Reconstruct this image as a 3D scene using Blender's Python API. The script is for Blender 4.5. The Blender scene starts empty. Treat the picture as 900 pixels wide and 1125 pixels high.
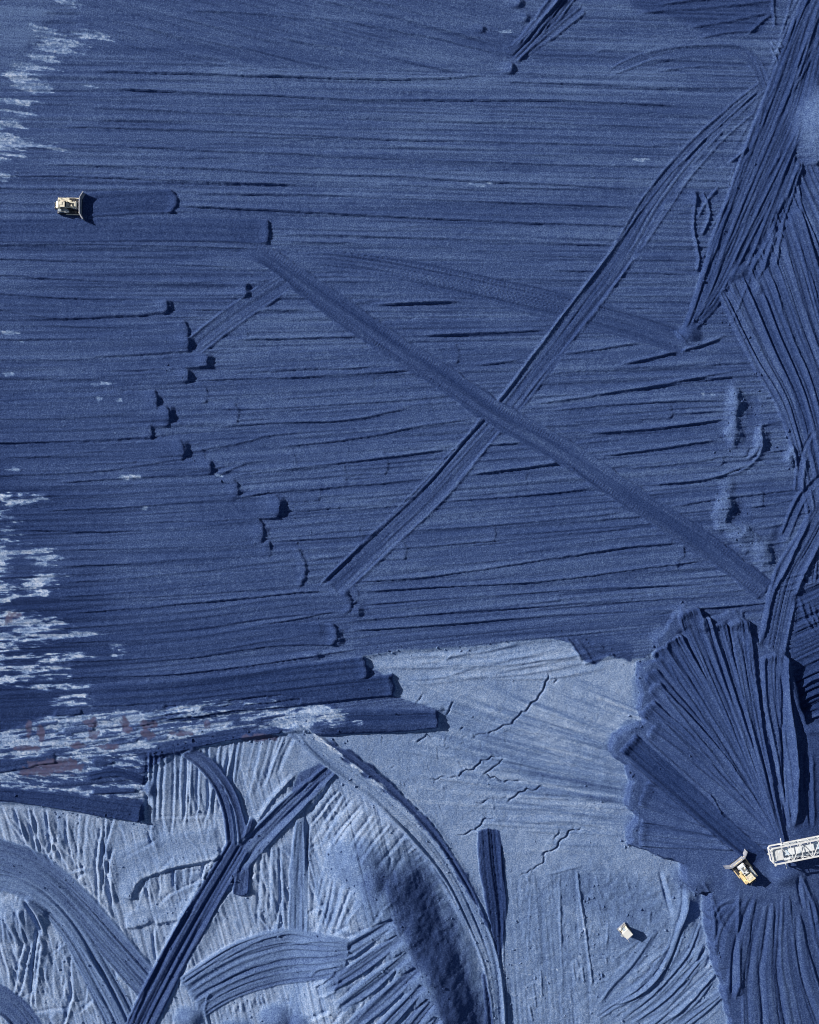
import bpy, bmesh, math, random
import numpy as np
from mathutils import Vector, Matrix

# ------------------------------------------------------------------ camera, sky, sun, exposure
S = 0.25                                   # metres per photograph pixel on the ground
scene = bpy.context.scene
CAM_H = 280.0
SUN_EL = math.radians(31)
SHADOW = Vector((0.91, -0.415))            # direction in which shadows fall on the ground (world x, y)

cam_data = bpy.data.cameras.new('camera')
cam = bpy.data.objects.new('camera', cam_data)
scene.collection.objects.link(cam)
cam.location = (0, 0, CAM_H)
cam_data.sensor_fit = 'VERTICAL'
cam_data.angle = 2 * math.atan(1125 / 2 * S / CAM_H)
cam_data.clip_start = 1
cam_data.clip_end = 20000
scene.camera = cam

world = bpy.data.worlds.new('World')
scene.world = world
world.use_nodes = True
wn = world.node_tree
sky = wn.nodes.new('ShaderNodeTexSky')
sky.sky_type = 'NISHITA'
sky.sun_disc = False
sky.sun_elevation = SUN_EL
to_sun = Vector((-SHADOW.x, -SHADOW.y)).normalized()
sky.sun_rotation = math.atan2(to_sun.x, to_sun.y)
bg = wn.nodes['Background']
bg.inputs['Strength'].default_value = 0.055
wn.links.new(sky.outputs[0], bg.inputs['Color'])

sun_data = bpy.data.lights.new('sun', 'SUN')
sun_data.energy = 5.0
sun_data.angle = math.radians(0.5)
sun_data.color = (1.0, 0.95, 0.87)
sun = bpy.data.objects.new('sun', sun_data)
scene.collection.objects.link(sun)
sd = Vector((SHADOW.x * math.cos(SUN_EL), SHADOW.y * math.cos(SUN_EL), -math.sin(SUN_EL)))
sun.rotation_euler = sd.to_track_quat('-Z', 'Y').to_euler()
sun.location = (-150, 70, 120)

scene.view_settings.view_transform = 'Standard'
scene.view_settings.look = 'None'
scene.view_settings.gamma = 1
scene.view_settings.use_curve_mapping = False
scene.view_settings.exposure = 0.0
scene.cycles.filter_width = 1.0            # crisp lens

# ------------------------------------------------------------------ material helpers
def plain(name, col, rough=0.6, metal=0.0, var=0.25, scale=3.0, col2=None, amt=0.5):
    """painted / steel surface with procedural dirt"""
    m = bpy.data.materials.new(name)
    m.use_nodes = True
    nt = m.node_tree
    b = nt.nodes['Principled BSDF']
    b.inputs['Roughness'].default_value = rough
    b.inputs['Metallic'].default_value = metal
    tc = nt.nodes.new('ShaderNodeTexCoord')
    n = nt.nodes.new('ShaderNodeTexNoise')
    n.inputs['Scale'].default_value = scale
    n.inputs['Detail'].default_value = 6
    n.inputs['Roughness'].default_value = 0.65
    nt.links.new(tc.outputs['Object'], n.inputs['Vector'])
    r = nt.nodes.new('ShaderNodeValToRGB')
    c2 = col2 or tuple(c * (1 - var) for c in col)
    r.color_ramp.elements[0].position = amt - 0.16
    r.color_ramp.elements[0].color = (*c2, 1)
    r.color_ramp.elements[1].position = amt + 0.1
    r.color_ramp.elements[1].color = (*col, 1)
    nt.links.new(n.outputs['Fac'], r.inputs['Fac'])
    nt.links.new(r.outputs['Color'], b.inputs['Base Color'])
    return m

def coal_material():
    m = bpy.data.materials.new('coal')
    m.use_nodes = True
    nt = m.node_tree
    L = nt.links.new
    b = nt.nodes['Principled BSDF']
    b.inputs['Roughness'].default_value = 0.95
    b.inputs['Specular IOR Level'].default_value = 0.12
    at = nt.nodes.new('ShaderNodeAttribute'); at.attribute_name = 'dryness_shade'
    mv = nt.nodes.new('ShaderNodeAttribute'); mv.attribute_name = 'mauve'
    geo = nt.nodes.new('ShaderNodeNewGeometry')
    # grains: crumbs of a few decimetres, and scattered bigger lumps
    n1 = nt.nodes.new('ShaderNodeTexNoise'); n1.inputs['Scale'].default_value = 2.9
    n1.inputs['Detail'].default_value = 2; n1.inputs['Roughness'].default_value = 0.7
    n3 = nt.nodes.new('ShaderNodeTexVoronoi'); n3.inputs['Scale'].default_value = 1.15
    n4 = nt.nodes.new('ShaderNodeTexNoise'); n4.inputs['Scale'].default_value = 0.55; n4.inputs['Detail'].default_value = 4
    L(geo.outputs['Position'], n3.inputs['Vector']); L(geo.outputs['Position'], n4.inputs['Vector'])
    n2 = nt.nodes.new('ShaderNodeTexNoise'); n2.inputs['Scale'].default_value = 0.06
    n2.inputs['Detail'].default_value = 4
    L(geo.outputs['Position'], n1.inputs['Vector']); L(geo.outputs['Position'], n2.inputs['Vector'])
    def math_node(op, a=None, bb=None):
        k = nt.nodes.new('ShaderNodeMath'); k.operation = op
        for i, v in enumerate((a, bb)):
            if v is None: continue
            if isinstance(v, (int, float)): k.inputs[i].default_value = v
            else: L(v, k.inputs[i])
        return k.outputs[0]
    g = math_node('MULTIPLY', math_node('SUBTRACT', n1.outputs['Fac'], 0.5), 0.75)
    p = math_node('MULTIPLY', math_node('SUBTRACT', n2.outputs['Fac'], 0.5), 0.10)
    sep = nt.nodes.new('ShaderNodeSeparateColor'); L(n3.outputs['Color'], sep.inputs['Color'])
    lump = math_node('LESS_THAN', n3.outputs['Distance'], math_node('MULTIPLY', math_node('SUBTRACT', sep.outputs[0], 0.72), 1.3))
    lt = math_node('MULTIPLY', lump, math_node('MULTIPLY', math_node('SUBTRACT', sep.outputs[1], 0.45), 0.20))
    q = math_node('MULTIPLY', math_node('SUBTRACT', n4.outputs['Fac'], 0.5), 0.16)
    t = math_node('ADD', math_node('ADD', math_node('ADD', at.outputs['Fac'], g), p), math_node('ADD', lt, q))
    r = nt.nodes.new('ShaderNodeValToRGB')
    cr = r.color_ramp
    stops = [(0.0, (0.006, 0.018, 0.075)), (0.18, (0.018, 0.039, 0.128)), (0.36, (0.045, 0.080, 0.212)),
             (0.62, (0.140, 0.222, 0.418)), (0.80, (0.310, 0.405, 0.600)), (1.0, (0.560, 0.630, 0.770))]
    while len(cr.elements) < len(stops): cr.elements.new(0.5)
    for e, (q, c) in zip(cr.elements, stops):
        e.position = q; e.color = (*c, 1)
    L(t, r.inputs['Fac'])
    mix = nt.nodes.new('ShaderNodeMix'); mix.data_type = 'RGBA'
    L(mv.outputs['Fac'], mix.inputs['Factor'])
    L(r.outputs['Color'], mix.inputs[6]); mix.inputs[7].default_value = (0.085, 0.080, 0.150, 1)
    L(mix.outputs[2], b.inputs['Base Color'])
    bp = nt.nodes.new('ShaderNodeBump'); bp.inputs['Strength'].default_value = 0.55
    bp.inputs['Distance'].default_value = 0.12
    L(n1.outputs['Fac'], bp.inputs['Height']); L(bp.outputs['Normal'], b.inputs['Normal'])
    return m

# ------------------------------------------------------------------ terrain: height field on a 0.25 m grid
X0, X1, Y0, Y1 = -60, 960, -60, 1185
gx = np.arange(X0, X1 + 1, dtype=np.float32)
gy = np.arange(Y0, Y1 + 1, dtype=np.float32)
GX, GY = np.meshgrid(gx, gy)
B = np.zeros_like(GX)                       # large forms (m)
R = np.zeros_like(GX)                       # blade marks, windrows (m)
T = np.full_like(GX, 0.36)                  # dryness of the coal: 0 wet, 1 pale dust; also holds some painted shade
MV = np.zeros_like(GX)
rng = np.random.default_rng(7)
rnd = random.Random(11)
TAB = rng.random((256, 256)).astype(np.float32)

def vn(x, y, seed=0):
    x = x + seed * 17.31; y = y + seed * 9.77
    xi = np.floor(x); yi = np.floor(y)
    fx = x - xi; fy = y - yi
    fx = fx * fx * (3 - 2 * fx); fy = fy * fy * (3 - 2 * fy)
    xi = xi.astype(np.int32) & 255; yi = yi.astype(np.int32) & 255
    xj = (xi + 1) & 255; yj = (yi + 1) & 255
    a = TAB[yi, xi] * (1 - fx) + TAB[yi, xj] * fx
    b = TAB[yj, xi] * (1 - fx) + TAB[yj, xj] * fx
    return (a * (1 - fy) + b * fy) * 2 - 1

def fbm(x, y, o=4, seed=0):
    v = 0; a = 0.55
    for i in range(o):
        v = v + a * vn(x, y, seed + i * 3); x = x * 2.03; y = y * 2.03; a *= 0.5
    return v

def ss(a, b, x):
    t = np.clip((x - a) / (b - a), 0, 1)
    return t * t * (3 - 2 * t)

def spline(pts, step=7.0):
    p = np.array([q[:2] for q in pts], dtype=np.float64)
    if len(p) == 2:
        n = max(2, int(np.hypot(*(p[1] - p[0])) / 25) + 1)
        return np.linspace(p[0], p[1], n)
    q = np.vstack([2 * p[0] - p[1], p, 2 * p[-1] - p[-2]])
    out = []
    for i in range(1, len(q) - 2):
        d = np.hypot(*(q[i + 1] - q[i]))
        n = max(2, int(d / step))
        t = np.linspace(0, 1, n, endpoint=False)[:, None]
        out.append(0.5 * (2 * q[i] + (q[i + 1] - q[i - 1]) * t + (2 * q[i - 1] - 5 * q[i] + 4 * q[i + 1] - q[i + 2]) * t ** 2
                          + (3 * q[i] - q[i - 1] - 3 * q[i + 1] + q[i + 2]) * t ** 3))
    out.append(p[-1:])
    return np.vstack(out)

def track(pts, pad):
    """signed distance d (+ = right of travel on the picture), arc length s (runs past the ends), length L"""
    P = spline(pts)
    xa, ya = P.min(0) - pad; xb, yb = P.max(0) + pad
    i0 = int(max(0, math.floor(xa - X0))); i1 = int(min(len(gx), math.ceil(xb - X0) + 1))
    j0 = int(max(0, math.floor(ya - Y0))); j1 = int(min(len(gy), math.ceil(yb - Y0) + 1))
    if i1 <= i0 or j1 <= j0: return None
    x = GX[j0:j1, i0:i1]; y = GY[j0:j1, i0:i1]
    best = np.full(x.shape, 1e9, np.float32); d = np.zeros_like(best); s = np.zeros_like(best)
    acc = 0.0; n = len(P) - 1
    for k in range(n):
        ax, ay = P[k]; bx_, by_ = P[k + 1]
        l = math.hypot(bx_ - ax, by_ - ay)
        if l < 1e-6: continue
        ux, uy = (bx_ - ax) / l, (by_ - ay) / l
        m0 = int(max(0, min(ax, bx_) - pad - X0 - i0)); m1 = int(min(x.shape[1], max(ax, bx_) + pad - X0 - i0 + 2))
        q0 = int(max(0, min(ay, by_) - pad - Y0 - j0)); q1 = int(min(x.shape[0], max(ay, by_) + pad - Y0 - j0 + 2))
        if m1 > m0 and q1 > q0:
            sl = (slice(q0, q1), slice(m0, m1))
            px = x[sl] - ax; py = y[sl] - ay
            t = px * ux + py * uy
            tc = np.clip(t, 0, l)
            ex = px - tc * ux; ey = py - tc * uy
            dd = ex * ex + ey * ey
            sg = ux * py - uy * px
            better = dd < best[sl]
            tt = tc
            if k == 0: tt = np.where(t < 0, t, tt)
            if k == n - 1: tt = np.where(t > l, t, tt)
            best[sl] = np.where(better, dd, best[sl])
            lat = np.where((tt == tc), np.sign(sg) * np.sqrt(dd), sg)
            d[sl] = np.where(better, lat, d[sl])
            s[sl] = np.where(better, acc + tt, s[sl])
        acc += l
    d = np.where(best > 1e8, 1e4, d)
    return (slice(j0, j1), slice(i0, i1)), d, s, acc

SEED = [100]
def nseed():
    SEED[0] += 1
    return SEED[0] * 1.37

def groove(d, s, k):
    """thin long scratches along a pass (zero lines of stretched noise)"""
    a = vn(d / 4.2, s / 330.0, k + 21); b = vn(d / 2.6, s / 210.0, k + 22)
    return np.exp(-(a / 0.16) ** 2) + 0.6 * np.exp(-(b / 0.16) ** 2)

LSC = [1.0]
def line(pts, h=0.5, wl=6.0, wr=1.7, t0=18, t1=18, wob=0.8, var=0.5, tone=0.0):
    """windrow left by the corner of a blade: gentle on the left of travel, steep on the right"""
    h = h * LSC[0]
    r = track(pts, max(wl, wr) + 3)
    if r is None: return
    sl, d, s, L = r
    sd_ = nseed()
    t0 = min(t0, L * 0.45); t1 = min(t1, L * 0.45)
    d = d + wob * vn(s / 33.0, s * 0 + 0.5, sd_) + 0.35 * vn(s / 4.0, s * 0 + 9.5, sd_)
    a = ss(0, max(t0, .1), s) * ss(0, max(t1, .1), L - s) * (1 - var * (0.5 + 0.5 * vn(s / 45.0, s * 0 + 3.3, sd_)))
    pl = np.clip(1 + d / wl, 0, 1); pr = np.clip(1 - d / wr, 0, 1)
    prof = np.where(d < 0, pl * pl, pr * pr * (3 - 2 * pr))
    R[sl] += h * a * prof
    if tone: T[sl] += tone * a * prof

def stroke(pts, w, lift=0.0, tone=None, bl=0.25, br=0.25, streak=0.10, per=2.6, cap=0.6, lip=0.0, lipw=5.0,
           fade0=20.0, ew=2.0, keep=0.0, crown=0.0, jag=1.0, tvar=0.03, fade1=None, tstreak=0.03, tread=0.0):
    """one dozer pass; replaces older marks. w = half-width (number or list along the pass)"""
    ws = np.atleast_1d(np.array(w, dtype=np.float64))
    r = track(pts, ws.max() + 6)
    if r is None: return
    sl, d, s, L = r
    sd_ = nseed()
    wl = np.interp(np.clip(s / L, 0, 1), np.linspace(0, 1, len(ws)), ws).astype(np.float32)
    dj = jag * (vn(s / 14.0, d * 0 + 1.5, sd_) + 0.5 * vn(s / 4.0, d * 0 + 5.5, sd_)) * np.sign(d + 1e-6)
    u = np.clip(d / wl, -1.2, 1.2)
    side = ss(0, ew, wl - np.abs(d + 0.6 * dj))
    e = L - s - cap * wl * (1 - np.sqrt(np.clip(1 - u * u, 0, 1))) + 1.2 * vn(d / 4.0, d * 0 + 2.2, sd_)
    e0 = s - 0.5 * cap * wl * (1 - np.sqrt(np.clip(1 - u * u, 0, 1)))
    end = ss(0, ew if fade1 is None else fade1, e)
    st = ss(0, max(fade0, ew), e0)
    m = side * end * st * (1 - keep)
    stv = vn(d / per, s / 170.0, sd_) + 0.6 * vn(d / (per * 2.7), s / 240.0, sd_ + 1) + 0.35 * vn(d / 1.5, s / 60.0, sd_ + 2)
    grv = groove(d, s, sd_)
    prof = lift + streak * (stv - 1.5 * grv) + crown * (1 - u * u)
    if tread:                               # grouser prints of the two crawler tracks
        tk = np.exp(-((np.abs(d) - 0.52 * wl) / (0.22 * wl)) ** 2)
        prof = prof + tread * tk * np.sin(s * 2 * math.pi / 3.1) * (0.6 + 0.4 * vn(s / 20.0, d / 6.0, sd_ + 8)) - 0.6 * tread * tk
    wv = 0.75 + 0.35 * vn(s / 40.0, s * 0 + 7.7, sd_)
    prof = prof + bl * wv * np.exp(-((d + wl - 2.2) / 1.9) ** 2) + br * wv * np.exp(-((d - wl + 2.2) / 1.9) ** 2)
    if lip: prof = prof + lip * np.exp(-((e - lipw * 0.7) / lipw) ** 2)
    R[sl] = R[sl] * (1 - m) + m * prof
    if tone is not None:
        tv = tone + tvar * vn(s / 60.0, d / 9.0, sd_ + 4) + tstreak * (stv - grv)
        T[sl] = T[sl] * (1 - m) + m * tv

ALL = (slice(None), slice(None))
def poly_sd(pts, sl=ALL):
    P = np.array(pts, dtype=np.float64)
    x, y = GX[sl], GY[sl]
    sdv = np.full(x.shape, 1e12, np.float32); ins = np.zeros(x.shape, bool)
    n = len(P)
    for k in range(n):
        ax, ay = P[k]; bx_, by_ = P[(k + 1) % n]
        ux, uy = bx_ - ax, by_ - ay
        px = x - ax; py = y - ay
        t = np.clip((px * ux + py * uy) / (ux * ux + uy * uy + 1e-9), 0, 1)
        sdv = np.minimum(sdv, (px - t * ux) ** 2 + (py - t * uy) ** 2)
        if ay != by_:
            c = ((ay > y) != (by_ > y)) & (x < (bx_ - ax) * (y - ay) / (by_ - ay) + ax)
            ins ^= c
    sdv = np.sqrt(sdv)
    return np.where(ins, sdv, -sdv)         # + inside

def poly_win(pts, pad):
    P = np.array(pts)
    return window(P[:, 0].min() - pad, P[:, 1].min() - pad, P[:, 0].max() + pad, P[:, 1].max() + pad)

def layer(pts, h=0.0, ew=6.0, tone=None, jag=3.0, js=14.0, tew=None, smooth=0.0, dest='B', soft=0.0):
    """area of coal with its own level and tone; returns its full-grid inside distance"""
    sl = poly_win(pts, jag * 2 + 4)
    q = poly_sd(pts, sl)
    q = q + jag * fbm(GX[sl] / js, GY[sl] / js, 3, nseed())
    m = ss(-0.0, ew, q)
    if h: (B if dest == 'B' else R)[sl] += h * m
    if smooth: R[sl] *= 1 - smooth * m
    if tone is not None:
        mt = ss(-soft, tew if tew else min(ew, 3.0), q)
        T[sl] = T[sl] * (1 - mt) + mt * tone
    full = np.full(GX.shape, -99, np.float32); full[sl] = q
    return full

def window(x0, y0, x1, y1):
    return (slice(int(max(y0 - Y0, 0)), int(max(min(y1 - Y0 + 1, len(gy)), 0))), slice(int(max(x0 - X0, 0)), int(max(min(x1 - X0 + 1, len(gx)), 0))))

def mound(x, y, rx, ry, h, rot=0.0, p=1.0, tone=None, tm=0.6, sm=0.8, rough=0.13):
    c, s_ = math.cos(math.radians(rot)), math.sin(math.radians(rot))
    k = max(rx, ry) * 1.15
    sl = window(x - k, y - k, x + k, y + k)
    gxx, gyy = GX[sl], GY[sl]
    dx = gxx - x; dy = gyy - y
    u = (dx * c + dy * s_) / rx; v = (-dx * s_ + dy * c) / ry
    r = np.sqrt(u * u + v * v) + rough * fbm(gxx / 17, gyy / 17, 3, nseed())
    k = np.clip(1 - r, 0, 1)
    k = k * k * (3 - 2 * k) if p == 1.0 else k ** p
    m = np.clip(k * 2.5, 0, 1)
    R[sl] = R[sl] * (1 - sm * m) + h * k
    if tone is not None: T[sl] = T[sl] * (1 - tm * m) + tm * m * tone

def crack(pts, w=1.3, h=0.9, depth=1):
    P = []
    for i in range(len(pts) - 1):
        (ax, ay), (bx_, by_) = pts[i], pts[i + 1]
        n = max(1, int(math.hypot(bx_ - ax, by_ - ay) / 4.5))
        for k in range(n):
            t = k / n
            P.append((ax + (bx_ - ax) * t + rnd.uniform(-2.0, 2.0), ay + (by_ - ay) * t + rnd.uniform(-2.0, 2.0)))
    P.append(pts[-1])
    line(P, -h, w, w, 8, 8, 0.3, 0.8)
    if depth and len(P) > 6:
        for k in range(2, len(P) - 2, 4):
            if rnd.random() < .6:
                a, l = rnd.uniform(0, 6.3), rnd.uniform(4, 11)
                crack([P[k], (P[k][0] + l * math.cos(a), P[k][1] + l * math.sin(a))], 1.0, h * .5, 0)
    line([(a - 2.2, b - 1.0) for a, b in P], 0.25, 3, 2, 6, 6, 0.3, 0.5)

def streaks(n, gen, h=(0.05, 0.2), wl=(2, 6), wr=(1.2, 2.5), tone=0.0):
    for _ in range(n):
        line(gen(), rnd.uniform(*h), rnd.uniform(*wl), rnd.uniform(*wr), 30, 30, 1.0, 0.7, tone=tone and rnd.uniform(-tone, tone))

def pale(box, thr, sx=26.0, sy=3.2, ang=0.0, val=0.86, mask=None, seed=1, soft=0.16, sub=False):
    """pale dust showing where the blade skimmed: streaky noise patches"""
    x0, y0, x1, y1 = box
    sl = (slice(int(max(y0, Y0) - Y0), int(min(y1, Y1) - Y0)), slice(int(max(x0, X0) - X0), int(min(x1, X1) - X0)))
    x = GX[sl]; y = GY[sl]
    c, s_ = math.cos(math.radians(ang)), math.sin(math.radians(ang))
    u = x * c + y * s_; v = -x * s_ + y * c
    n = fbm(u / sx, v / sy, 4, seed) + 0.5 * fbm(u / 7.0, v / 2.0, 4, seed + 40) + 0.35 * fbm(x / 15.0, y / 9.0, 4, seed + 80)
    if mask is not None: n = n + mask(x, y)
    m = 0.25 * ss(thr - 0.22, thr, n) + 0.75 * ss(thr, thr + soft, n)
    T[sl] = T[sl] * (1 - m) + m * (val + 0.14 * vn(x / 2.2, y / 1.5, seed + 5) + 0.12 * vn(x / 11.0, y / 6.0, seed + 6))
    R[sl] = R[sl] - 0.06 * m
    return sl, m
# ------------------------------------------------------------------ 1. the level top of the pile: parallel passes
kk = np.interp(gy, [60, 260, 330, 420, 520, 650, 790], [.03, .026, 0.0, -.06, -.085, -.10, -.16])[:, None].astype(np.float32)
ramp = np.where(GX < 260, (np.clip(GX + 60, 0, None) ** 2) / 640.0 - 5, GX - 105) - 0.0
V = GY - kk * ramp
R += 0.12 * vn(V / 2.4, GX / 150, 1) + 0.14 * vn(V / 7.0, GX / 220, 2) + 0.08 * vn(V / 1.4, GX / 60, 3) + 0.08 * fbm(GX / 30, GY / 16, 3, 4)
T += 0.022 * vn(V / 3.0, GX / 120, 5) + 0.035 * vn(V / 10.0, GX / 200, 6) + 0.06 * fbm(GX / 110, V / 45, 4, 8)
gv = groove(V, GX, 31)
gv2 = groove(V + 900, GX * .6 + 300, 47)
R -= 0.17 * gv + .10 * gv2; T -= 0.028 * gv + .018 * gv2
lane = np.floor(V / 21.0 + 0.25 * vn(GX / 300, V / 40, 9))
T += 0.024 * (TAB[(lane.astype(np.int32) * 7) & 255, ((GX / 260 + lane * 3.7).astype(np.int32) * 13) & 255] * 2 - 1)
T += 0.05 * np.minimum(0, fbm(GX / 70, V / 3.2, 3, 12)) * ss(420, 120, GX) * ss(200, 300, GY)
# wetter coal towards the left edge and the foot of the top
T -= 0.17 * ss(190, -20, GX + 25 * fbm(GX / 60, GY / 20, 3, 61)) * ss(330, 560, GY)
T -= 0.07 * ss(630, 720, GY) * ss(420, 250, GX)
T += 0.03 * ss(330, 120, GY) * ss(100, 300, GX) + 0.025

def fan_tex(poly, ang, amp=0.12, tone=0.0, ew=14, clear=0.9):
    sl = poly_win(poly, 12); x, y = GX[sl], GY[sl]
    m = ss(0, ew, poly_sd(poly, sl) + 5 * fbm(x / 20, y / 20, 3, nseed()))
    c, s_ = math.cos(math.radians(ang)), math.sin(math.radians(ang))
    u = x * c + y * s_; v = -x * s_ + y * c
    k = nseed()
    n = vn(v / 2.8, u / 150, k) + 0.8 * vn(v / 8, u / 220, k + 1) + 0.4 * vn(v / 1.4, u / 50, k + 2)
    n = n - 1.2 * groove(v, u, k)
    R[sl] = R[sl] * (1 - clear * m) + m * amp * n
    T[sl] = T[sl] + m * (tone + 0.02 * n)

fan_tex([(60, -70), (640, -70), (600, 60), (520, 84), (330, 82), (190, 76), (90, 60)], 15, 0.13, -0.02)
fan_tex([(-70, -70), (75, -70), (60, 20), (20, 80), (-70, 150)], 5, 0.06, 0.05)

for _ in range(70):                            # overlapping blade-wide passes
    y = rnd.uniform(95, 690); x = rnd.uniform(-80, 640); n = rnd.uniform(120, 380)
    k = float(np.interp(y, [60, 260, 330, 420, 520, 650, 790], [.03, .026, 0.0, -.06, -.085, -.10, -.16])) * min(1, max(0.1, (x + 60) / 300))
    stroke([(x, y), (x + n / 2, y + k * n / 2 + rnd.uniform(-2, 2)), (x + n, y + k * n)], rnd.uniform(8, 13), rnd.uniform(-.05, .22), .388 + rnd.uniform(-.045, .03) - .10 * max(0, 1 - (x + n / 2 + 60) / 250) * (y > 330), .12, .28, .11, 2.4,
           lip=rnd.uniform(0, .25) if y > 330 else 0, fade1=None if y > 330 else 60, fade0=70, keep=.35, cap=.5, jag=2.2, tread=.05, tstreak=.035)
W = []                                         # long windrows of the top, left to right
def windrow(*p, h=0.55, wl=7, wr=1.8, ext=None):
    line(list(p), h, wl, wr, 24, 24, .5, .3)
    line([(a, b + 2.5) for a, b in p], -0.12, 2, 7, 30, 30, 1.5, 0.8, tone=-0.025)  # soft shade below the ridge, painted into the tone
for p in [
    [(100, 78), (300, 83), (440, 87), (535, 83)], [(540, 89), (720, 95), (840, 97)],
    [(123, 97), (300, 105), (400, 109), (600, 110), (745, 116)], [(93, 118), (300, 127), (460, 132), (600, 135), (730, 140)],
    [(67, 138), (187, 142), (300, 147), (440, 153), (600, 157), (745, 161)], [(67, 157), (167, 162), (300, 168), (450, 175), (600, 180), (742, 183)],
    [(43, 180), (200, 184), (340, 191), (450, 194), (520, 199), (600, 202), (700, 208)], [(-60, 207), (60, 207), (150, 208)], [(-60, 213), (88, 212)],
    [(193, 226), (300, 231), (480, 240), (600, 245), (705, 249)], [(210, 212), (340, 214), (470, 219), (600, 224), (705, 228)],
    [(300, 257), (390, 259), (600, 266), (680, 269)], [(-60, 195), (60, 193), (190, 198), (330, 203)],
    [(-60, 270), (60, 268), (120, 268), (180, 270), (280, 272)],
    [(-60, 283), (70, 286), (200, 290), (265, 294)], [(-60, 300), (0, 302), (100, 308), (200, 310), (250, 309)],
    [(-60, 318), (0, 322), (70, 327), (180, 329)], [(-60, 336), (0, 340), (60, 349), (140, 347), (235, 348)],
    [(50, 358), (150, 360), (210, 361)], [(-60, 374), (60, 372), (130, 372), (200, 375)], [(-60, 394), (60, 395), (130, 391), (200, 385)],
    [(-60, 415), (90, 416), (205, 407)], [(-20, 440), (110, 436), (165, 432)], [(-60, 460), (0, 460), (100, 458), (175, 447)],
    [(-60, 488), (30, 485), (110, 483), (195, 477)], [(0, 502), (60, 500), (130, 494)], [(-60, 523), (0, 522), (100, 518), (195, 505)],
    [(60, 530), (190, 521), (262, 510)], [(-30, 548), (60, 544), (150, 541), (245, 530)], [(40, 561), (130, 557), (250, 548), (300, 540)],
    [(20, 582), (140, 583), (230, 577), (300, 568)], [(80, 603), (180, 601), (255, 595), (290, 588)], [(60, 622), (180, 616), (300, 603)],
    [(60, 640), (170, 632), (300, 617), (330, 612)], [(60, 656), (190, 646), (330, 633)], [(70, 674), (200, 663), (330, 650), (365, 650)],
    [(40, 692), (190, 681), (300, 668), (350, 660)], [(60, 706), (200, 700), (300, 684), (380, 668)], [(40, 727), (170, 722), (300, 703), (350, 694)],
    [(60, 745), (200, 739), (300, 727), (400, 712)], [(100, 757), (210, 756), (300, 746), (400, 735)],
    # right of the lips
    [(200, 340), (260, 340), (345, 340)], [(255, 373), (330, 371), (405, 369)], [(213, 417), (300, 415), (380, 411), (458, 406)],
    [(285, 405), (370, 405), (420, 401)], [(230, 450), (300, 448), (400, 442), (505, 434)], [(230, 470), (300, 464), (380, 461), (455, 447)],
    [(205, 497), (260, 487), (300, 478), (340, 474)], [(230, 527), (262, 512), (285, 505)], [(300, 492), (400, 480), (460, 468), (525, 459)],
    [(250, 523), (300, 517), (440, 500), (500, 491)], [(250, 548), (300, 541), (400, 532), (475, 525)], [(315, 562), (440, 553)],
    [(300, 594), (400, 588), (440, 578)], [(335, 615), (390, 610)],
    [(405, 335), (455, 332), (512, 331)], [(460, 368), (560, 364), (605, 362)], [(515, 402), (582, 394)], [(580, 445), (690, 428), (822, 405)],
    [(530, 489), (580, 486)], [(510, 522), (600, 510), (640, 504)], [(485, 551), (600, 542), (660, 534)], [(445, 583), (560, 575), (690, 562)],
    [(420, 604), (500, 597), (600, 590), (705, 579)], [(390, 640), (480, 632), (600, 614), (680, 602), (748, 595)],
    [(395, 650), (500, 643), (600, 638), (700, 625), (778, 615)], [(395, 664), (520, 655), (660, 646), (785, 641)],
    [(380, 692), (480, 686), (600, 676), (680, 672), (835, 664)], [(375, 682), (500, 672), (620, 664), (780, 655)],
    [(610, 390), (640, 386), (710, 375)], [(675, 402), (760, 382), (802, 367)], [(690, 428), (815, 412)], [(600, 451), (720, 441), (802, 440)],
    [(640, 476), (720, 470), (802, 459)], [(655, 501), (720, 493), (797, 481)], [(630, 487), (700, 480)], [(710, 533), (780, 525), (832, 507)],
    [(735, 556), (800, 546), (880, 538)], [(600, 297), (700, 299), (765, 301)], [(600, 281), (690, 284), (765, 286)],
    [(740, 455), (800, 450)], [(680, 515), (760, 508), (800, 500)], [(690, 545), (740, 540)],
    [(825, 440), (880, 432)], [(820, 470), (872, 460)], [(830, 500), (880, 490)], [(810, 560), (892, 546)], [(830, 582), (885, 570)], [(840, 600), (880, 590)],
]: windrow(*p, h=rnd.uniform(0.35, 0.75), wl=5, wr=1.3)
for p in [[(405, 335), (455, 332), (512, 331)], [(460, 368), (560, 364), (605, 362)], [(675, 402), (760, 382), (802, 367)], [(640, 476), (720, 470), (802, 459)],
          [(655, 501), (720, 493), (797, 481)], [(300, 517), (440, 500), (500, 491)], [(300, 464), (380, 461), (430, 452)], [(510, 522), (600, 510), (640, 504)],
          [(600, 443), (690, 428), (790, 410)], [(300, 415), (380, 411), (458, 406)], [(395, 650), (500, 643), (600, 638)], [(380, 692), (480, 686), (600, 676)]]:
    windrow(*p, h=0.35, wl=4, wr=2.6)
def g_top():
    y = rnd.uniform(90, 690); x = rnd.uniform(-40, 760); n = rnd.uniform(60, 220)
    k = float(np.interp(y, [60, 260, 330, 420, 520, 650, 790], [.03, .026, 0.0, -.06, -.085, -.10, -.16])) * min(1, max(0.1, (x + 60) / 300))
    return [(x, y), (x + n / 2, y + k * n / 2 + rnd.uniform(-1.5, 1.5)), (x + n, y + k * n + rnd.uniform(-2, 2))]
streaks(420, g_top, (0.08, 0.34), (2, 6), (1.1, 2.0), 0.05)
def g_ul():
    x = rnd.uniform(90, 500); y = rnd.uniform(-50, 60); n = rnd.uniform(80, 200)
    return [(x, y), (x + n, y + n * rnd.uniform(.20, .30))]
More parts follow.
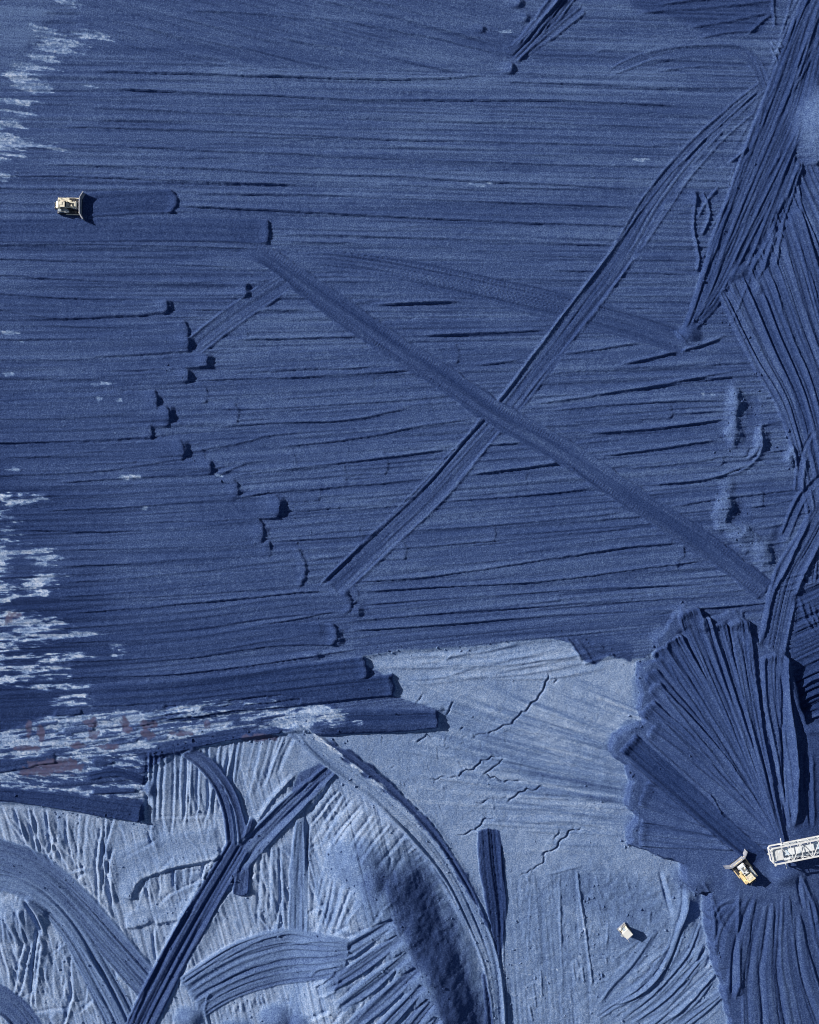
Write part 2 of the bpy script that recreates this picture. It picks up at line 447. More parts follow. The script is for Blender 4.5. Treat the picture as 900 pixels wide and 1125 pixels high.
q_keep = R.copy()
streaks(46, g_ul, (0.1, 0.42), (3, 8), (1.5, 3), 0.04)
for p in [[(300, 12), (430, 32), (560, 60)], [(350, 0), (450, 22), (560, 50)], [(300, 40), (400, 58), (500, 80)], [(200, 10), (330, 20), (440, 45)], [(150, 28), (300, 60), (400, 84)]]:
    line(p, 0.45, 8, 2.2)
mtop = ss(-2, 6, GY - np.interp(GX, [90, 300, 440, 535, 600], [77, 83, 87, 84, 89]))
R[...] = np.where(GX < 620, R * (1 - mtop) + q_keep * mtop, R)

# passes pushed by the dozer at the upper left
stroke([(-70, 254), (60, 254), (180, 252), (298, 255)], 14, 0.2, 0.265, 0.15, 0.3, 0.08, lip=0.45, fade0=60, cap=0.35, keep=0.05)
stroke([(88, 226), (140, 223), (196, 221)], 14, 0.15, 0.26, 0.15, 0.25, 0.08, lip=0.45, cap=0.8, fade0=12, keep=0.05)

def lipmark(x, y, w, hgt, h=1.0, ln=55, rot=0):
    """end of a pass: a heap with a steep face away from the sun"""
    c, s_ = math.cos(math.radians(rot)), math.sin(math.radians(rot))
    i0, i1 = int(x - ln - 20 - X0), int(x + 30 - X0); j0, j1 = int(y - hgt - 12 - Y0), int(y + hgt + 12 - Y0)
    i0, j0 = max(i0, 0), max(j0, 0)
    sl = (slice(j0, j1), slice(i0, i1))
    dx = GX[sl] - x; dy = GY[sl] - y
    u = dx * c + dy * s_; v = -dx * s_ + dy * c
    k = nseed()
    u = u + 1.6 * vn(v / 5, v * 0, k) + (v / hgt) ** 2 * w * 0.8
    a = np.clip(1 - (v / (hgt * 0.62)) ** 2, 0, 1) ** 0.7
    prof = np.where(u < 0, np.clip(1 + u / ln, 0, 1) ** 2, np.clip(1 - u / w, 0, 1))
    R[sl] += .72 * h * a * prof
    T[sl] -= 0.03 * a * np.where(u < 0, np.clip(1 + u / 12, 0, 1), np.clip(1 - u / w, 0, 1))

# the two long straight passes that cross, and their branches
stroke([(335, 284), (400, 291), (480, 306), (600, 333), (700, 359), (756, 378)], [12, 16, 18, 16], 0.08, 0.335, 0.3, 0.3, 0.28, 3.6, cap=0.2, fade0=60, keep=0.15, ew=4, tstreak=.05, tread=.05)
stroke([(318, 306), (285, 328), (245, 356), (211, 383)], 13, 0.1, 0.36, 0.35, 0.4, 0.12, fade0=14, cap=0.1, keep=0.1)
stroke([(842, 92), (800, 127), (750, 180), (715, 225), (682, 282), (640, 338), (600, 392), (560, 445), (520, 490), (470, 548), (420, 595), (365, 646)],
       [7, 12, 15, 15.5, 15, 14.5, 14.5, 14.5], -0.08, 0.35, 0.15, 0.4, 0.12, 3.0, cap=0.05, fade0=10, ew=2.5, tread=.10, tstreak=.05, jag=2.2)
line([(840, 93), (742, 185), (667, 282), (604, 366), (545, 442), (440, 556), (345, 648)], 0.42, 1.8, 1.5, wob=0.8)
for o_ in (-9, -5, -1, 3, 6, 10): line([(838 + o_ * .3, 95 + o_ * .2), (750 + o_, 181 + o_ * .8), (683 + o_, 282 + o_ * .7), (601 + o_, 392 + o_ * .7), (521 + o_, 490 + o_ * .8), (420 + o_, 595 + o_ * .9), (366 + o_, 645 + o_)], .15, 2.5, 1.3, wob=1.5, var=.9)
line([(834, 120), (800, 148), (772, 178), (745, 214), (704, 276)], .4, 3, 1.6)
line([(700, 280), (655, 340), (606, 400), (556, 466), (492, 545), (440, 592), (383, 648)], 0.5, 4, 2.2, wob=0.8)
stroke([(262, 268), (300, 286), (350, 323), (420, 372), (480, 410), (548, 456), (620, 497), (700, 550), (780, 602), (842, 650)],
       [10, 14, 15, 15, 14.5, 15, 14.5, 14, 13], 0.15, 0.305, 0.2, 0.25, 0.12, 3.4, cap=0.2, fade0=40, ew=2.0, jag=2.6, tread=.15, tvar=.05, tstreak=.05)
line([(340, 338), (402, 374), (462, 405), (535, 452), (600, 493), (660, 540), (740, 590), (800, 622)], 0.35, 3, 2.2, wob=1)

for x, y, w, tn in [(187, 337, 9, .345), (209, 362, 11, .34), (211, 378, 10, .335), (231, 396, 9, .34), (210, 413, 9, .335), (176, 440, 13, .33), (189, 457, 12, .335), (170, 474, 9, .33), (205, 494, 13, .33), (236, 513, 9, .335),
                    (264, 538, 13, .33), (310, 556, 14, .34), (292, 584, 15, .33), (300, 603, 9, .335)]:
    stroke([(x - 190, y + 7), (x - 80, y + 4), (x, y)], w, .42, tn - .01, .12, .3, .12, lip=.35, lipw=7, fade0=150, keep=.22, cap=.55, ew=2.5, jag=2, tstreak=.03)
for a in [(187, 336, 3, 11, 0.9, 30), (271, 319, 5, 14, 1.5, 40), (209, 377, 5, 11, 1.3, 45), (230, 396, 5, 13, 1.3, 45), (210, 413, 3.5, 10, 1.1, 40), (174, 440, 4, 14, .7, 60),
          (188, 455, 4.5, 15, 1.4, 50), (204, 493, 4.5, 15, 1.5, 60), (233, 513, 2.5, 10, .9, 40), (262, 540, 5, 12, .5, 50), (309, 556, 5, 18, 1.7, 40), (291, 585, 5, 12, .6, 50),
          (562, 75, 5, 11, 1.6, 18), (570, 3, 7, 10, 1.4, 20), (530, 32, 5, 8, .8, 30), (578, 20, 5, 9, 1.0, 20), (566, 55, 5, 9, .8, 20),
          (764, 218, 4, 14, 1.3, 18), (380, 655, 5, 13, 1.4, 40), (394, 672, 6, 12, 1.2, 50), (352, 692, 6, 13, 1.4, 40), (372, 700, 6, 16, 1.3, 50), (350, 720, 5, 7, 1.0, 30)]:
    lipmark(*a)
# passes ending on the left half, one over the other
stroke([(60, 640), (200, 634), (338, 622)], 22, 0.35, 0.325, .2, .3, .12, lip=.7, fade0=150, keep=.55, cap=.5, ew=3)
stroke([(60, 690), (200, 682), (300, 668), (388, 662)], 12, 0.35, 0.30, .2, .4, .12, lip=.6, fade0=150, keep=.4, cap=.7)
stroke([(60, 722), (200, 712), (300, 698), (372, 697)], 13, 0.45, 0.27, .2, .4, .12, lip=.8, fade0=150, keep=.35, cap=.7)

# ------------------------------------------------------------------ 2. upper right: steep dark pass and its neighbours
layer([(690, -70), (856, -70), (852, 20), (838, 40), (780, 40), (735, 22), (690, 12)], 0, 8, 0.27, tew=8)
for p in [[(700, 14), (780, 8), (852, 0)], [(755, 31), (800, 23), (848, 14)], [(765, 43), (800, 36), (835, 33)], [(818, 40), (835, 26), (850, 15)], [(720, 5), (800, -4), (850, -10)]]:
    line(p, 0.6, 5, 2, 12, 6)
line([(850, -50), (850, 0), (851, 31)], 0.7, 4, 3, 2, 4)
stroke([(560, 66), (592, 32), (640, -30)], [9, 13, 14], .15, .345, .4, .5, .2, 3.4, fade0=12, jag=2.5)
stroke([(575, 62), (606, 36), (640, 8)], [4, 8, 9], .1, .355, .3, .3, .2, 3, fade0=14, keep=.3, jag=2.5)
for k in range(5):
    a = k * 7
    line([(567 + a, 52 - a * .5), (596 + a * .8, 20 - a * .7), (622 + a * .6, -8 - a)], 0.55, 4, 1.8, 8, 10)
stroke([(672, 84), (692, 72), (730, 60), (775, 55), (812, 56), (832, 72), (842, 96)], 8, -0.05, 0.345, .25, .25, .16, fade0=40, cap=.1, keep=.25, tread=.05)
line([(665, 80), (695, 63), (735, 53), (775, 49), (812, 51), (830, 66), (840, 88)], 0.4, 3, 1.6)
line([(668, 84), (695, 74), (720, 66), (745, 66)], 0.4, 3, 1.6)
line([(715, 80), (770, 73), (820, 73)], 0.5, 4, 1.6); line([(640, 62), (665, 55), (690, 60)], .3, 5, 2)
for p in [[(846, 45), (858, 62)], [(851, 43), (862, 56)], [(846, 52), (856, 72)]]: line(p, 0.7, 2.5, 1.5, 4, 4)

layer([(905, -70), (880, 5), (858, 45), (843, 98), (826, 150), (806, 205), (780, 270), (762, 330), (750, 372), (762, 380), (790, 330), (806, 315), (850, 240), (872, 160), (884, 100), (905, 45), (965, -20), (965, -70)],
      0.3, 9, 0.28, 1.5, 10, tew=4, smooth=0.85, dest='R')
for k in range(9):                             # parallel passes down the steep dark slope
    f = k / 8
    p = [(915 + 40 * f, -60), (882 + 30 * f, 10 + 20 * f), (848 + 40 * f, 98 + 20 * f), (822 + 38 * f, 165 + 18 * f), (790 + 30 * f, 255 + 10 * f), (766 + 24 * f, 330 - 5 * f), (752 + 18 * f, 372 - 22 * f)]
    stroke(p, 6, .4 + .15 * rnd.uniform(-1, 1), 0.26 + .06 * rnd.random(), .15, .2, .14, 2, fade0=4, cap=.5, tstreak=.03)
for f, h in [(0.02, 1.0), (.2, .5), (.42, .7), (.55, .5), (.72, .8), (.93, .9)]:
    p = [(915 + 40 * f, -60), (882 + 30 * f, 10 + 20 * f), (848 + 40 * f, 98 + 20 * f), (822 + 38 * f, 165 + 18 * f), (790 + 30 * f, 255 + 10 * f), (766 + 24 * f, 330 - 5 * f), (752 + 18 * f, 370 - 20 * f)]
    line(p[::-1], h * .38, 5, 1.6, wob=2)
# ragged foot of that pass
for p in [[(765, 212), (762, 250), (768, 285), (765, 300)], [(772, 210), (780, 235), (770, 260)], [(800, 180), (815, 168), (822, 160)], [(766, 240), (774, 226), (790, 205)]]: line(p[::-1], .8, 4, 2, 6, 6)
mound(757, 368, 16, 14, 1.2, 0, tone=.28)
line([(742, 362), (755, 378), (772, 376)], .8, 2, 4, 4, 4)
# more passes beside it, ending above the next fan
for k in range(5):
    f = k / 4
    stroke([(872 + 16 * f, 168 + 22 * f), (852 + 22 * f, 226 + 10 * f), (822 + 38 * f, 304 + 4 * f)], [5, 7, 7], .45 - .1 * f, .31 + .05 * f * rnd.random(), .3, .5, .16, 2.4, fade0=8, cap=.3, lip=.3)
# pale round heap at the right edge
mound(908, 140, 48, 62, 4.0, -8, tone=.47, tm=.9, sm=1, rough=.08)

# fan of passes along the right edge
fan_tex([(880, 190), (965, 120), (965, 600), (893, 572), (880, 520), (862, 452), (830, 402), (790, 326), (806, 312), (850, 240)], 68, 0.2, -0.02, 5, 1.0)
B += 1.2 * ss(0, 60, poly_sd([(880, 190), (965, 120), (965, 600), (893, 572), (880, 520), (862, 452), (830, 402), (790, 326), (806, 312), (850, 240)]))
for k in range(8):
    f = k / 7
    stroke([(794 + 78 * f, 318 - 90 * f), (832 + 68 * f, 395 - 60 * f), (862 + 62 * f, 448 - 30 * f), (882 + 60 * f, 520 - 5 * f), (893 + 60 * f, 575)],
           [8, 9, 8, 6], .5, 0.345 - .04 * f + .03 * rnd.uniform(-1, 1), .15, .3, .16, 2.6, fade0=8, cap=.3)
for f, h in [(0, .9), (.08, .5), (.22, .7), (.36, .6), (.5, 1.0), (.62, .7), (.78, .9), (.95, .8)]:
    line([(794 + 78 * f, 320 - 90 * f), (832 + 68 * f, 397 - 60 * f), (862 + 62 * f, 450 - 30 * f), (882 + 60 * f, 522 - 5 * f), (893 + 60 * f, 575)][::-1], h * .6, 6, 2.0, 15, 15, 1.5)
for p in [[(884, 176), (874, 205), (860, 250), (848, 300)], [(880, 178), (868, 210), (852, 255), (838, 300)], [(876, 200), (884, 235), (900, 280)], [(872, 212), (888, 262), (905, 330)],
          [(855, 255), (840, 290), (826, 315)], [(862, 215), (845, 262), (822, 305)]]:
    line(p, .6, 2, 4, 6, 12, 1.5)
mound(812, 300, 20, 12, 1.0, -30, tone=.27)
for _ in range(60):
    y = rnd.uniform(-20, 300); x = float(np.interp(y, [-20, 100, 200, 300], [880, 850, 815, 780])) + rnd.uniform(-15, 50); n = rnd.uniform(25, 80); k = -.42 + rnd.uniform(-.14, .14)
    line([(x, y), (x + n * k * .5 + rnd.uniform(-3, 3), y + n / 2), (x + n * k, y + n)], rnd.uniform(.12, .35), 1.6, rnd.uniform(2, 5), 12, 12, 1.5, .7, tone=rnd.uniform(-.04, .03))
mound(832, 318, 10, 16, .9, 0, tone=.38)

# pale lumps between the top and the right-hand passes
for P_, h in [([(800, 424), (814, 424), (817, 445), (812, 460), (816, 478), (808, 492), (797, 490), (795, 474), (802, 458), (799, 440)], .7), ([(828, 466), (840, 464), (842, 482), (836, 500), (818, 510), (808, 516), (806, 508), (824, 498), (828, 482)], .9),
              ([(866, 486), (876, 488), (874, 506), (880, 515), (868, 516), (862, 504)], .9), ([(786, 545), (803, 541), (808, 556), (802, 570), (812, 578), (828, 580), (838, 590), (850, 598), (854, 614), (846, 626), (828, 618), (816, 608), (800, 596), (786, 584), (780, 566)], .7)]:
    layer(P_, h, 8, .42, 4.5, 8, tew=5, dest='R')
for a in [(808, 440, 14, 28, .9, 8), (806, 474, 15, 24, .9, -5), (797, 556, 15, 24, .9, 0), (814, 588, 16, 20, .9, 0), (838, 606, 16, 24, 1.0, -25), (836, 486, 11, 22, .8, 10), (868, 502, 9, 14, .7, 0), (800, 535, 12, 12, .6, 0)]: mound(*a, tone=.44, sm=0, rough=.25)
for a in [(828, 450, 12, 22, -.5, 0), (815, 560, 12, 16, -.5, 0), (856, 590, 10, 16, -.5, 0)]: mound(*a, tone=.29, sm=.3)
fins([(842, 470), (846, 500)], [(872, 462), (880, 492)], 4, (2.5, 4), (.8, 1.4)) if 'fins' in globals() else None
for p in [[(836, 478), (834, 500), (812, 518), (780, 524)], [(870, 488), (864, 505), (872, 515)], [(885, 500), (880, 540)]]: line(p, 0.8, 5, 2.5, 6, 6, 1.5)
for p, w in [([(905, 520), (880, 548), (862, 590)], 7), ([(905, 545), (895, 590), (890, 640)], 8), ([(895, 470), (880, 500), (876, 540)], 5)]:
    stroke(p, w, .2, .31, .4, .5, .2, fade0=10, keep=.3, jag=2)
# passes down to the fan
stroke([(905, 560), (885, 598), (866, 632), (856, 672), (846, 722)], [14, 16, 17, 16], .3, .33, .7, .6, .2, 3.6, fade0=10, cap=.3)
line([(893, 566), (858, 634), (848, 655), (838, 706)], 1.0, 2, 4); line([(900, 596), (880, 640), (872, 690)], .7, 4, 3)
for p in [[(850, 643), (870, 640), (900, 622)], [(852, 650), (880, 645), (905, 635)], [(855, 636), (880, 630), (905, 612)]]: line(p, .45, 3, 2)
layer([(872, 650), (965, 600), (965, 780), (866, 790), (868, 710)], 0, 8, .24, tew=8)
fan_tex([(872, 650), (965, 600), (965, 780), (866, 790), (868, 710)], -25, .3, 0, 8, .8)
for k in range(9): line([(866 + rnd.uniform(0, 10), 742 + k * 9), (890, 732 + k * 8), (930, 715 + k * 9)], rnd.uniform(.5, 1.1), 4, 3)
for k in range(4): line([(878 + 7 * k, 650 + 4 * k), (886 + 7 * k, 680 + 3 * k), (900 + 7 * k, 700)], .7, 3, 3)
# ------------------------------------------------------------------ 3. the dry lower bench
LSC[0] = 0.62
RIB = 0.30
def rib(pts, w, h=1.0, sharp=1.0, t0=10, t1=10, tone=0.0, left=1.5, right=0.42):
    """erosion rib / fin: a crest whose width changes along its length"""
    ws = np.atleast_1d(np.array(w, dtype=np.float64))
    r = track(pts, ws.max() * max(left, right, 1.0) + 6)
    if r is None: return
    sl, d, s, L = r
    k = nseed()
    wl = np.interp(np.clip(s / L, 0, 1), np.linspace(0, 1, len(ws)), ws)
    d = d + 0.9 * vn(s / 16.0, s * 0 + 1.1, k)
    pr = np.where(d < 0, np.clip(1 + d / (wl * left), 0, 1), np.clip(1 - d / (wl * right), 0, 1)) ** sharp
    a = ss(0, min(t0, L * .45) + .1, s) * ss(0, min(t1, L * .45) + .1, L - s)
    amp = RIB * h * a * np.clip(wl / ws.max(), .2, 1)
    R[sl] += amp * (pr - .9 * np.exp(-((d - wl * right - 1.3) / 1.5) ** 2))
    if tone: T[sl] += tone * a * pr

def lerp2(A, t):
    P = spline(A); c = np.concatenate([[0], np.cumsum(np.hypot(*np.diff(P, axis=0).T))]); c /= c[-1]
    return (float(np.interp(t, c, P[:, 0])), float(np.interp(t, c, P[:, 1])))

def fins(A, C, n, w=(2, 4), h=(0.6, 1.4), jit=0.4, t0=6, t1=14, tone=0.0):
    """row of ribs running from edge A down to edge C"""
    for i in range(n):
        t = (i + .5 + rnd.uniform(-jit, jit)) / n
        a = lerp2(A, min(max(t, 0), 1)); c = lerp2(C, min(max(t + rnd.uniform(-.3, .3) / n, 0), 1))
        f = rnd.uniform(.75, 1.0)
        m = ((a[0] + c[0]) / 2 + rnd.uniform(-2, 2), (a[1] + c[1]) / 2 + rnd.uniform(-2, 2))
        c = (a[0] + (c[0] - a[0]) * f, a[1] + (c[1] - a[1]) * f)
        ww = rnd.uniform(*w) * rnd.choice([.6, .8, 1, 1, 1.5, 2.0])
        rib([a, m, c], [ww * .7, ww, ww * .6], rnd.uniform(*h) * rnd.choice([.35, .7, 1, 1.2]), 1.0, t0, t1, tone * rnd.uniform(-.3, 1) + rnd.uniform(-.07, .05))

bench = [(386, 722), (440, 713), (520, 709), (600, 700), (640, 706), (690, 722), (708, 722), (738, 700), (752, 682), (770, 690), (800, 680), (812, 690), (825, 712), (845, 722), (862, 740), (885, 800), (965, 800), (965, 1190), (-65, 1190), (-65, 878), (20, 880), (157, 900),
         (156, 868), (166, 842), (188, 828), (250, 812), (330, 800), (480, 800), (482, 780), (430, 765), (425, 745)]
qb = layer(bench, -0.7, 7, 0.66, 1.6, 8, tew=2, smooth=0.93)
mb = ss(0, 6, qb)
T += mb * (0.05 * fbm(GX / 50, GY / 40, 3, 71) + .025 * fbm(GX / 9, GY / 9, 3, 72))
R += mb * (0.16 * fbm(GX / 12, GY / 10, 4, 73))
T += mb * 0.05 * ss(0, 60, 70 - np.hypot(GX - 660, (GY - 770) * 1.0) + 40)
T -= mb * 0.035 * ss(940, 1000, GY) * ss(540, 580, GX)
T += mb * 0.07 * ss(480, 420, GX) * ss(850, 900, GY)
# fine streaks of the bench
def g_b1():
    x = rnd.uniform(400, 560); y = rnd.uniform(712, 745); n = rnd.uniform(80, 190)
    return [(x, y + 4), (x + n / 2, y + 2), (x + n, y - 12)]
streaks(30, g_b1, (.15, .5), (3, 8), (1.5, 3), .05)
def g_b2():
    x = rnd.uniform(420, 620); y = rnd.uniform(745, 860); n = rnd.uniform(60, 170); k = float(np.interp(y, [745, 860], [.36, .12]))
    return [(x, y), (x + n, y + n * k)]
streaks(80, g_b2, (.12, .45), (3, 9), (2, 4), .06)
def g_b3():
    x = rnd.uniform(480, 620); y = rnd.uniform(870, 935); n = rnd.uniform(60, 130)
    return [(x, y), (x + n, y + n * .05)]
streaks(40, g_b3, (.12, .45), (3, 8), (2, 4), .06)
for _ in range(130):
    x = rnd.uniform(430, 640); y = rnd.uniform(735, 900); n = rnd.uniform(90, 220); k = float(np.interp(y, [735, 900], [.42, .06]))
    line([(x, y), (x + n / 2, y + n / 2 * k), (x + n, y + n * k)], rnd.uniform(-.2, .2), rnd.uniform(1.5, 5), rnd.uniform(1.5, 4), 40, 40, 1.0, .6, tone=rnd.choice([-.12, -.08, .06]))
for p in [[(405, 733), (470, 733), (520, 731), (620, 712)], [(436, 753), (520, 745), (600, 728), (680, 720)], [(480, 730), (520, 715), (600, 707)], [(500, 760), (600, 790), (690, 826)], [(440, 765), (540, 795), (690, 850)],
          [(560, 770), (640, 795), (690, 810)], [(470, 815), (560, 835), (690, 868)], [(520, 855), (600, 870), (700, 885)], [(540, 875), (640, 893), (695, 900)], [(560, 905), (640, 905), (740, 930)]]:
    line(p, .5, 9, 3.5, 40, 40, 1.5)
for p in [[(604, 739), (598, 758), (582, 778), (560, 795), (536, 807), (520, 810)], [(616, 745), (608, 752)], [(556, 831), (535, 835), (515, 848), (500, 855), (470, 857)], [(556, 831), (540, 846), (530, 853)], [(530, 852), (555, 858), (575, 861)],
          [(601, 866), (580, 868), (566, 876), (558, 884)], [(540, 880), (520, 884)], [(545, 899), (530, 903), (522, 914), (500, 918)], [(640, 911), (625, 916), (612, 930), (600, 940), (594, 952), (570, 965)],
          [(616, 912), (608, 926)], [(512, 800), (505, 803)], [(465, 762), (455, 775)], [(455, 818), (470, 808), (480, 810)], [(500, 770), (490, 790)]]:
    crack(p, 1.35, 1.7)
for _ in range(60):
    x, y = rnd.uniform(420, 560), rnd.uniform(800, 900); a = rnd.uniform(-.6, .6) + (1.2 if rnd.random() < .4 else 0)
    crack([(x, y), (x + 9 * math.cos(a), y + 9 * math.sin(a))], 1.1, .4)
# notch at the top of the bench
layer([(618, 698), (632, 696), (668, 702), (700, 706), (695, 728), (668, 722), (655, 733), (642, 728)], 0, 4, .29, 2, 6)
for p in [[(622, 700), (632, 712), (640, 728)], [(633, 701), (645, 716), (652, 731)], [(640, 730), (655, 724), (672, 720)], [(650, 705), (665, 712)]]: line(p, .8, 2, 4, 4, 4)
line([(500, 716), (494, 722), (488, 727)], .5, 3, 2, 3, 3)

# ------------------------------------------------------------------ 4. end of the dark top over the bench, pale scrapes
stroke([(40, 768), (200, 758), (330, 742), (405, 733)], 13, 0.8, 0.22, .2, .4, .14, lip=.6, fade0=120, cap=.5, keep=.05)
stroke([(120, 785), (250, 772), (340, 762), (434, 752)], [12, 12, 12.5], 0.9, 0.21, .2, .3, .16, lip=.5, fade0=80, cap=.15)
stroke([(300, 797), (380, 793), (430, 792), (482, 790)], [15, 15, 14, 10], 1.1, 0.20, .15, .3, .14, lip=.3, fade0=70, cap=.1)

def band(x, y):
    top = np.interp(x, [-60, 0, 60, 110, 290, 370, 400], [820, 800, 780, 775, 765, 768, 776])
    bot = np.interp(x, [-60, 0, 80, 160, 250, 300, 385], [850, 845, 842, 826, 808, 802, 806])
    return np.minimum(y - top, bot - y) / 9.0 - .15 - 1.3 * ss(330, 395, x)
layer([(-65, 815), (0, 802), (60, 782), (110, 776), (290, 766), (370, 770), (385, 800), (300, 806), (240, 814), (185, 828), (165, 842), (157, 862), (150, 892), (100, 893), (0, 880), (-65, 878)], .2, 5, .25, 3, 8, tew=4)
pale((-60, 755, 400, 870), .40, 30, 3.0, -8, .73, lambda x, y: np.clip(band(x, y), -2, .62), 3, .16)
pale((-60, 828, 165, 902), .50, 24, 2.6, 6, .74, lambda x, y: .3 * ss(165, 60, x) * 0 + np.clip(np.minimum(y - 826, np.interp(x, [-60, 0, 157], [866, 868, 886]) - y) / 10 - .35, -2, .45), 9, .12)
for _ in range(70):
    x = rnd.uniform(-20, 330); y = float(np.interp(x, [0, 80, 160, 300, 370], [820, 808, 800, 785, 788])) + rnd.uniform(-22, 22); n = rnd.uniform(8, 46)
    stroke([(x, y), (x + n, y - n * .13 + rnd.uniform(-1, 1))], rnd.uniform(.8, 2.4), .05, rnd.uniform(.16, .40), .05, .1, .05, fade0=5, cap=.5, jag=1.2, ew=1.0, keep=.15)
# dark bars in the scraped band
for p, w, t in [([(95, 853), (130, 848), (160, 858)], 6, .16), ([(-60, 848), (0, 842), (62, 832)], 7, .20), ([(58, 783), (75, 783), (90, 781)], 4, .18), ([(160, 829), (180, 826), (250, 811), (310, 803)], 4, .18),
                ([(184, 824), (200, 826)], 6, .2), ([(100, 836), (125, 838)], 4, .22), ([(220, 778), (260, 777), (330, 772)], 3, .22), ([(100, 870), (150, 868)], 3, .2)]:
    stroke(p, w, .25, t, .1, .2, .1, fade0=5, cap=.5, jag=2)
line([(160, 831), (185, 827), (250, 813), (310, 804), (375, 806)], 1.1, 4, 2.5)
for (x, y, rx, ry) in [(100, 794, 8, 5), (102, 806, 6, 5), (137, 794, 4, 8), (140, 802, 6, 3), (163, 796, 9, 5), (161, 807, 7, 5), (32, 800, 3, 9), (45, 805, 4, 8), (283, 810, 17, 5), (85, 819, 12, 3), (228, 796, 4, 5),
                     (60, 843, 26, 8), (40, 848, 16, 5), (62, 840, 30, 6), (120, 820, 14, 3), (200, 806, 12, 3), (30, 822, 14, 3), (290, 811, 14, 4), (15, 676, 8, 3), (10, 680, 4, 7)]:
    sl = window(x - 2 * rx, y - 2 * ry, x + 2 * rx, y + 2 * ry)
    q = np.hypot((GX[sl] - x) / rx, (GY[sl] - y) / ry) + .8 * fbm(GX[sl] / 5, GY[sl] / 5, 3, nseed())
    m = ss(1.1, .8, q) * (.72 + .28 * vn(GX[sl] / 3, GY[sl] / 3, x)); MV[sl] = np.maximum(MV[sl], m); T[sl] = T[sl] * (1 - .6 * m) + .6 * m * .3
stroke([(-70, 868), (0, 872), (60, 878), (110, 886), (158, 893)], [6, 7, 9, 11, 11], .9, .19, .2, .3, .12, lip=.5, cap=.25, fade0=4)
line([(-60, 880), (0, 882), (60, 886), (110, 896), (157, 904)], .6, 4, 2)
# pale scrapes further up the left edge
def blots(E, gain=1.2, lim=.5):
    def f(x, y):
        m = np.full(x.shape, -2.0, np.float32)
        for cx, cy, rx, ry in E: m = np.maximum(m, gain * (1 - np.hypot((x - cx) / rx, (y - cy - .1 * (x - cx) * SL[0]) / ry)))
        return np.clip(m, -2, lim)
    return f
SL = [0.0]
pale((-60, 535, 150, 785), .36, 30, 2.6, -3, .77, blots([(5, 552, 52, 12), (2, 583, 18, 11), (18, 604, 40, 8), (48, 613, 22, 11), (44, 640, 26, 18), (6, 655, 20, 8), (10, 678, 44, 10), (40, 686, 42, 12), (20, 697, 80, 8), (70, 697, 40, 6), (10, 709, 50, 7),
                                                       (45, 722, 52, 7), (50, 733, 50, 7), (20, 745, 30, 5), (62, 743, 24, 4), (60, 755, 40, 4), (-20, 620, 40, 80), (85, 770, 36, 8), (-25, 720, 40, 40), (130, 715, 12, 10), (178, 676, 12, 6)]), 17, .24)
SL[0] = 1.2
pale((-60, -60, 150, 200), .30, 34, 2.4, 9, .68, blots([(75, 4, 16, 5), (45, 32, 18, 5), (66, 45, 36, 6), (102, 39, 22, 6), (57, 53, 24, 6), (35, 73, 26, 5), (30, 84, 26, 5), (36, 96, 22, 7), (17, 112, 24, 6), (17, 125, 24, 6), (10, 136, 16, 5), (30, 157, 44, 6),
                                                        (16, 171, 22, 4), (3, 193, 8, 5), (-30, 150, 50, 40), (48, 64, 18, 6), (100, 95, 12, 3), (215, 8, 14, 4)]), 23, .14)
SL[0] = 0.0
for (x, y, l) in [(704, 175, 13), (112, 421, 14), (110, 439, 5), (133, 439, 4), (10, 365, 9), (8, 411, 7), (25, 375, 3), (140, 524, 12), (15, 516, 10), (555, 35, 7), (530, 203, 14), (100, 95, 10), (240, 522, 6), (160, 558, 5), (772, 433, 3), (783, 433, 3)]:
    pale((x - l - 4, y - 5, x + l + 4, y + 5), .15, 12, 2.5, 8, .68, (lambda x, y, a=x, b=y, l=l: .75 - np.hypot((x - a) / l, (y - b) / 2.6) * .9), int(x) % 50 + 3)

# ------------------------------------------------------------------ 5. lower left: ribs, slumps, tracks
fan_tex([(-65, 885), (160, 905), (250, 830), (420, 860), (480, 960), (520, 1190), (-65, 1190)], 75, .12, 0, 20, .3)
fins([(160, 825), (205, 822), (255, 815)], [(158, 925), (200, 925), (250, 915)], 14, (2.5, 4.5), (1.0, 1.9), tone=.04)
fins([(240, 815), (290, 808), (330, 806)], [(222, 920), (262, 905), (300, 868)], 13, (2.2, 4.0), (.8, 1.5), tone=.04)
for _ in range(200):
    x, y = rnd.uniform(0, 480), rnd.uniform(890, 1125)
    if poly_sd([(-5, 890), (160, 905), (250, 830), (330, 850), (450, 930), (470, 1040), (480, 1130), (-5, 1130)], window(x, y, x, y)).max() < 0: continue
    a = (1.35 if x < 350 else 2.2) + rnd.uniform(-.6, .6) + (1.5 if rnd.random() < .12 else 0); l = rnd.uniform(16, 60)
    rib([(x, y), (x + l * .5 * math.cos(a), y + l * .5 * math.sin(a)), (x + l * math.cos(a), y + l * math.sin(a))], (lambda W_: [W_, W_ * .7, 1.2])(rnd.uniform(2.5, 8)), rnd.uniform(.4, 1.5), t0=5, t1=7, tone=rnd.uniform(-.10, .08))
mound(165, 868, 8, 12, 1.6, 0, tone=.36)
fins([(80, 893), (118, 897)], [(80, 980), (112, 975)], 6, (2.5, 5), (.8, 1.4), tone=.03)
fins([(0, 885), (75, 890)], [(20, 930), (78, 975)], 9, (2.5, 5), (.9, 1.6), tone=.03)
rib([(112, 920), (122, 960), (124, 1000)], [3, 7, 2], 2.0); rib([(130, 890), (118, 930), (112, 990)], [2, 5, 2], 1.6)
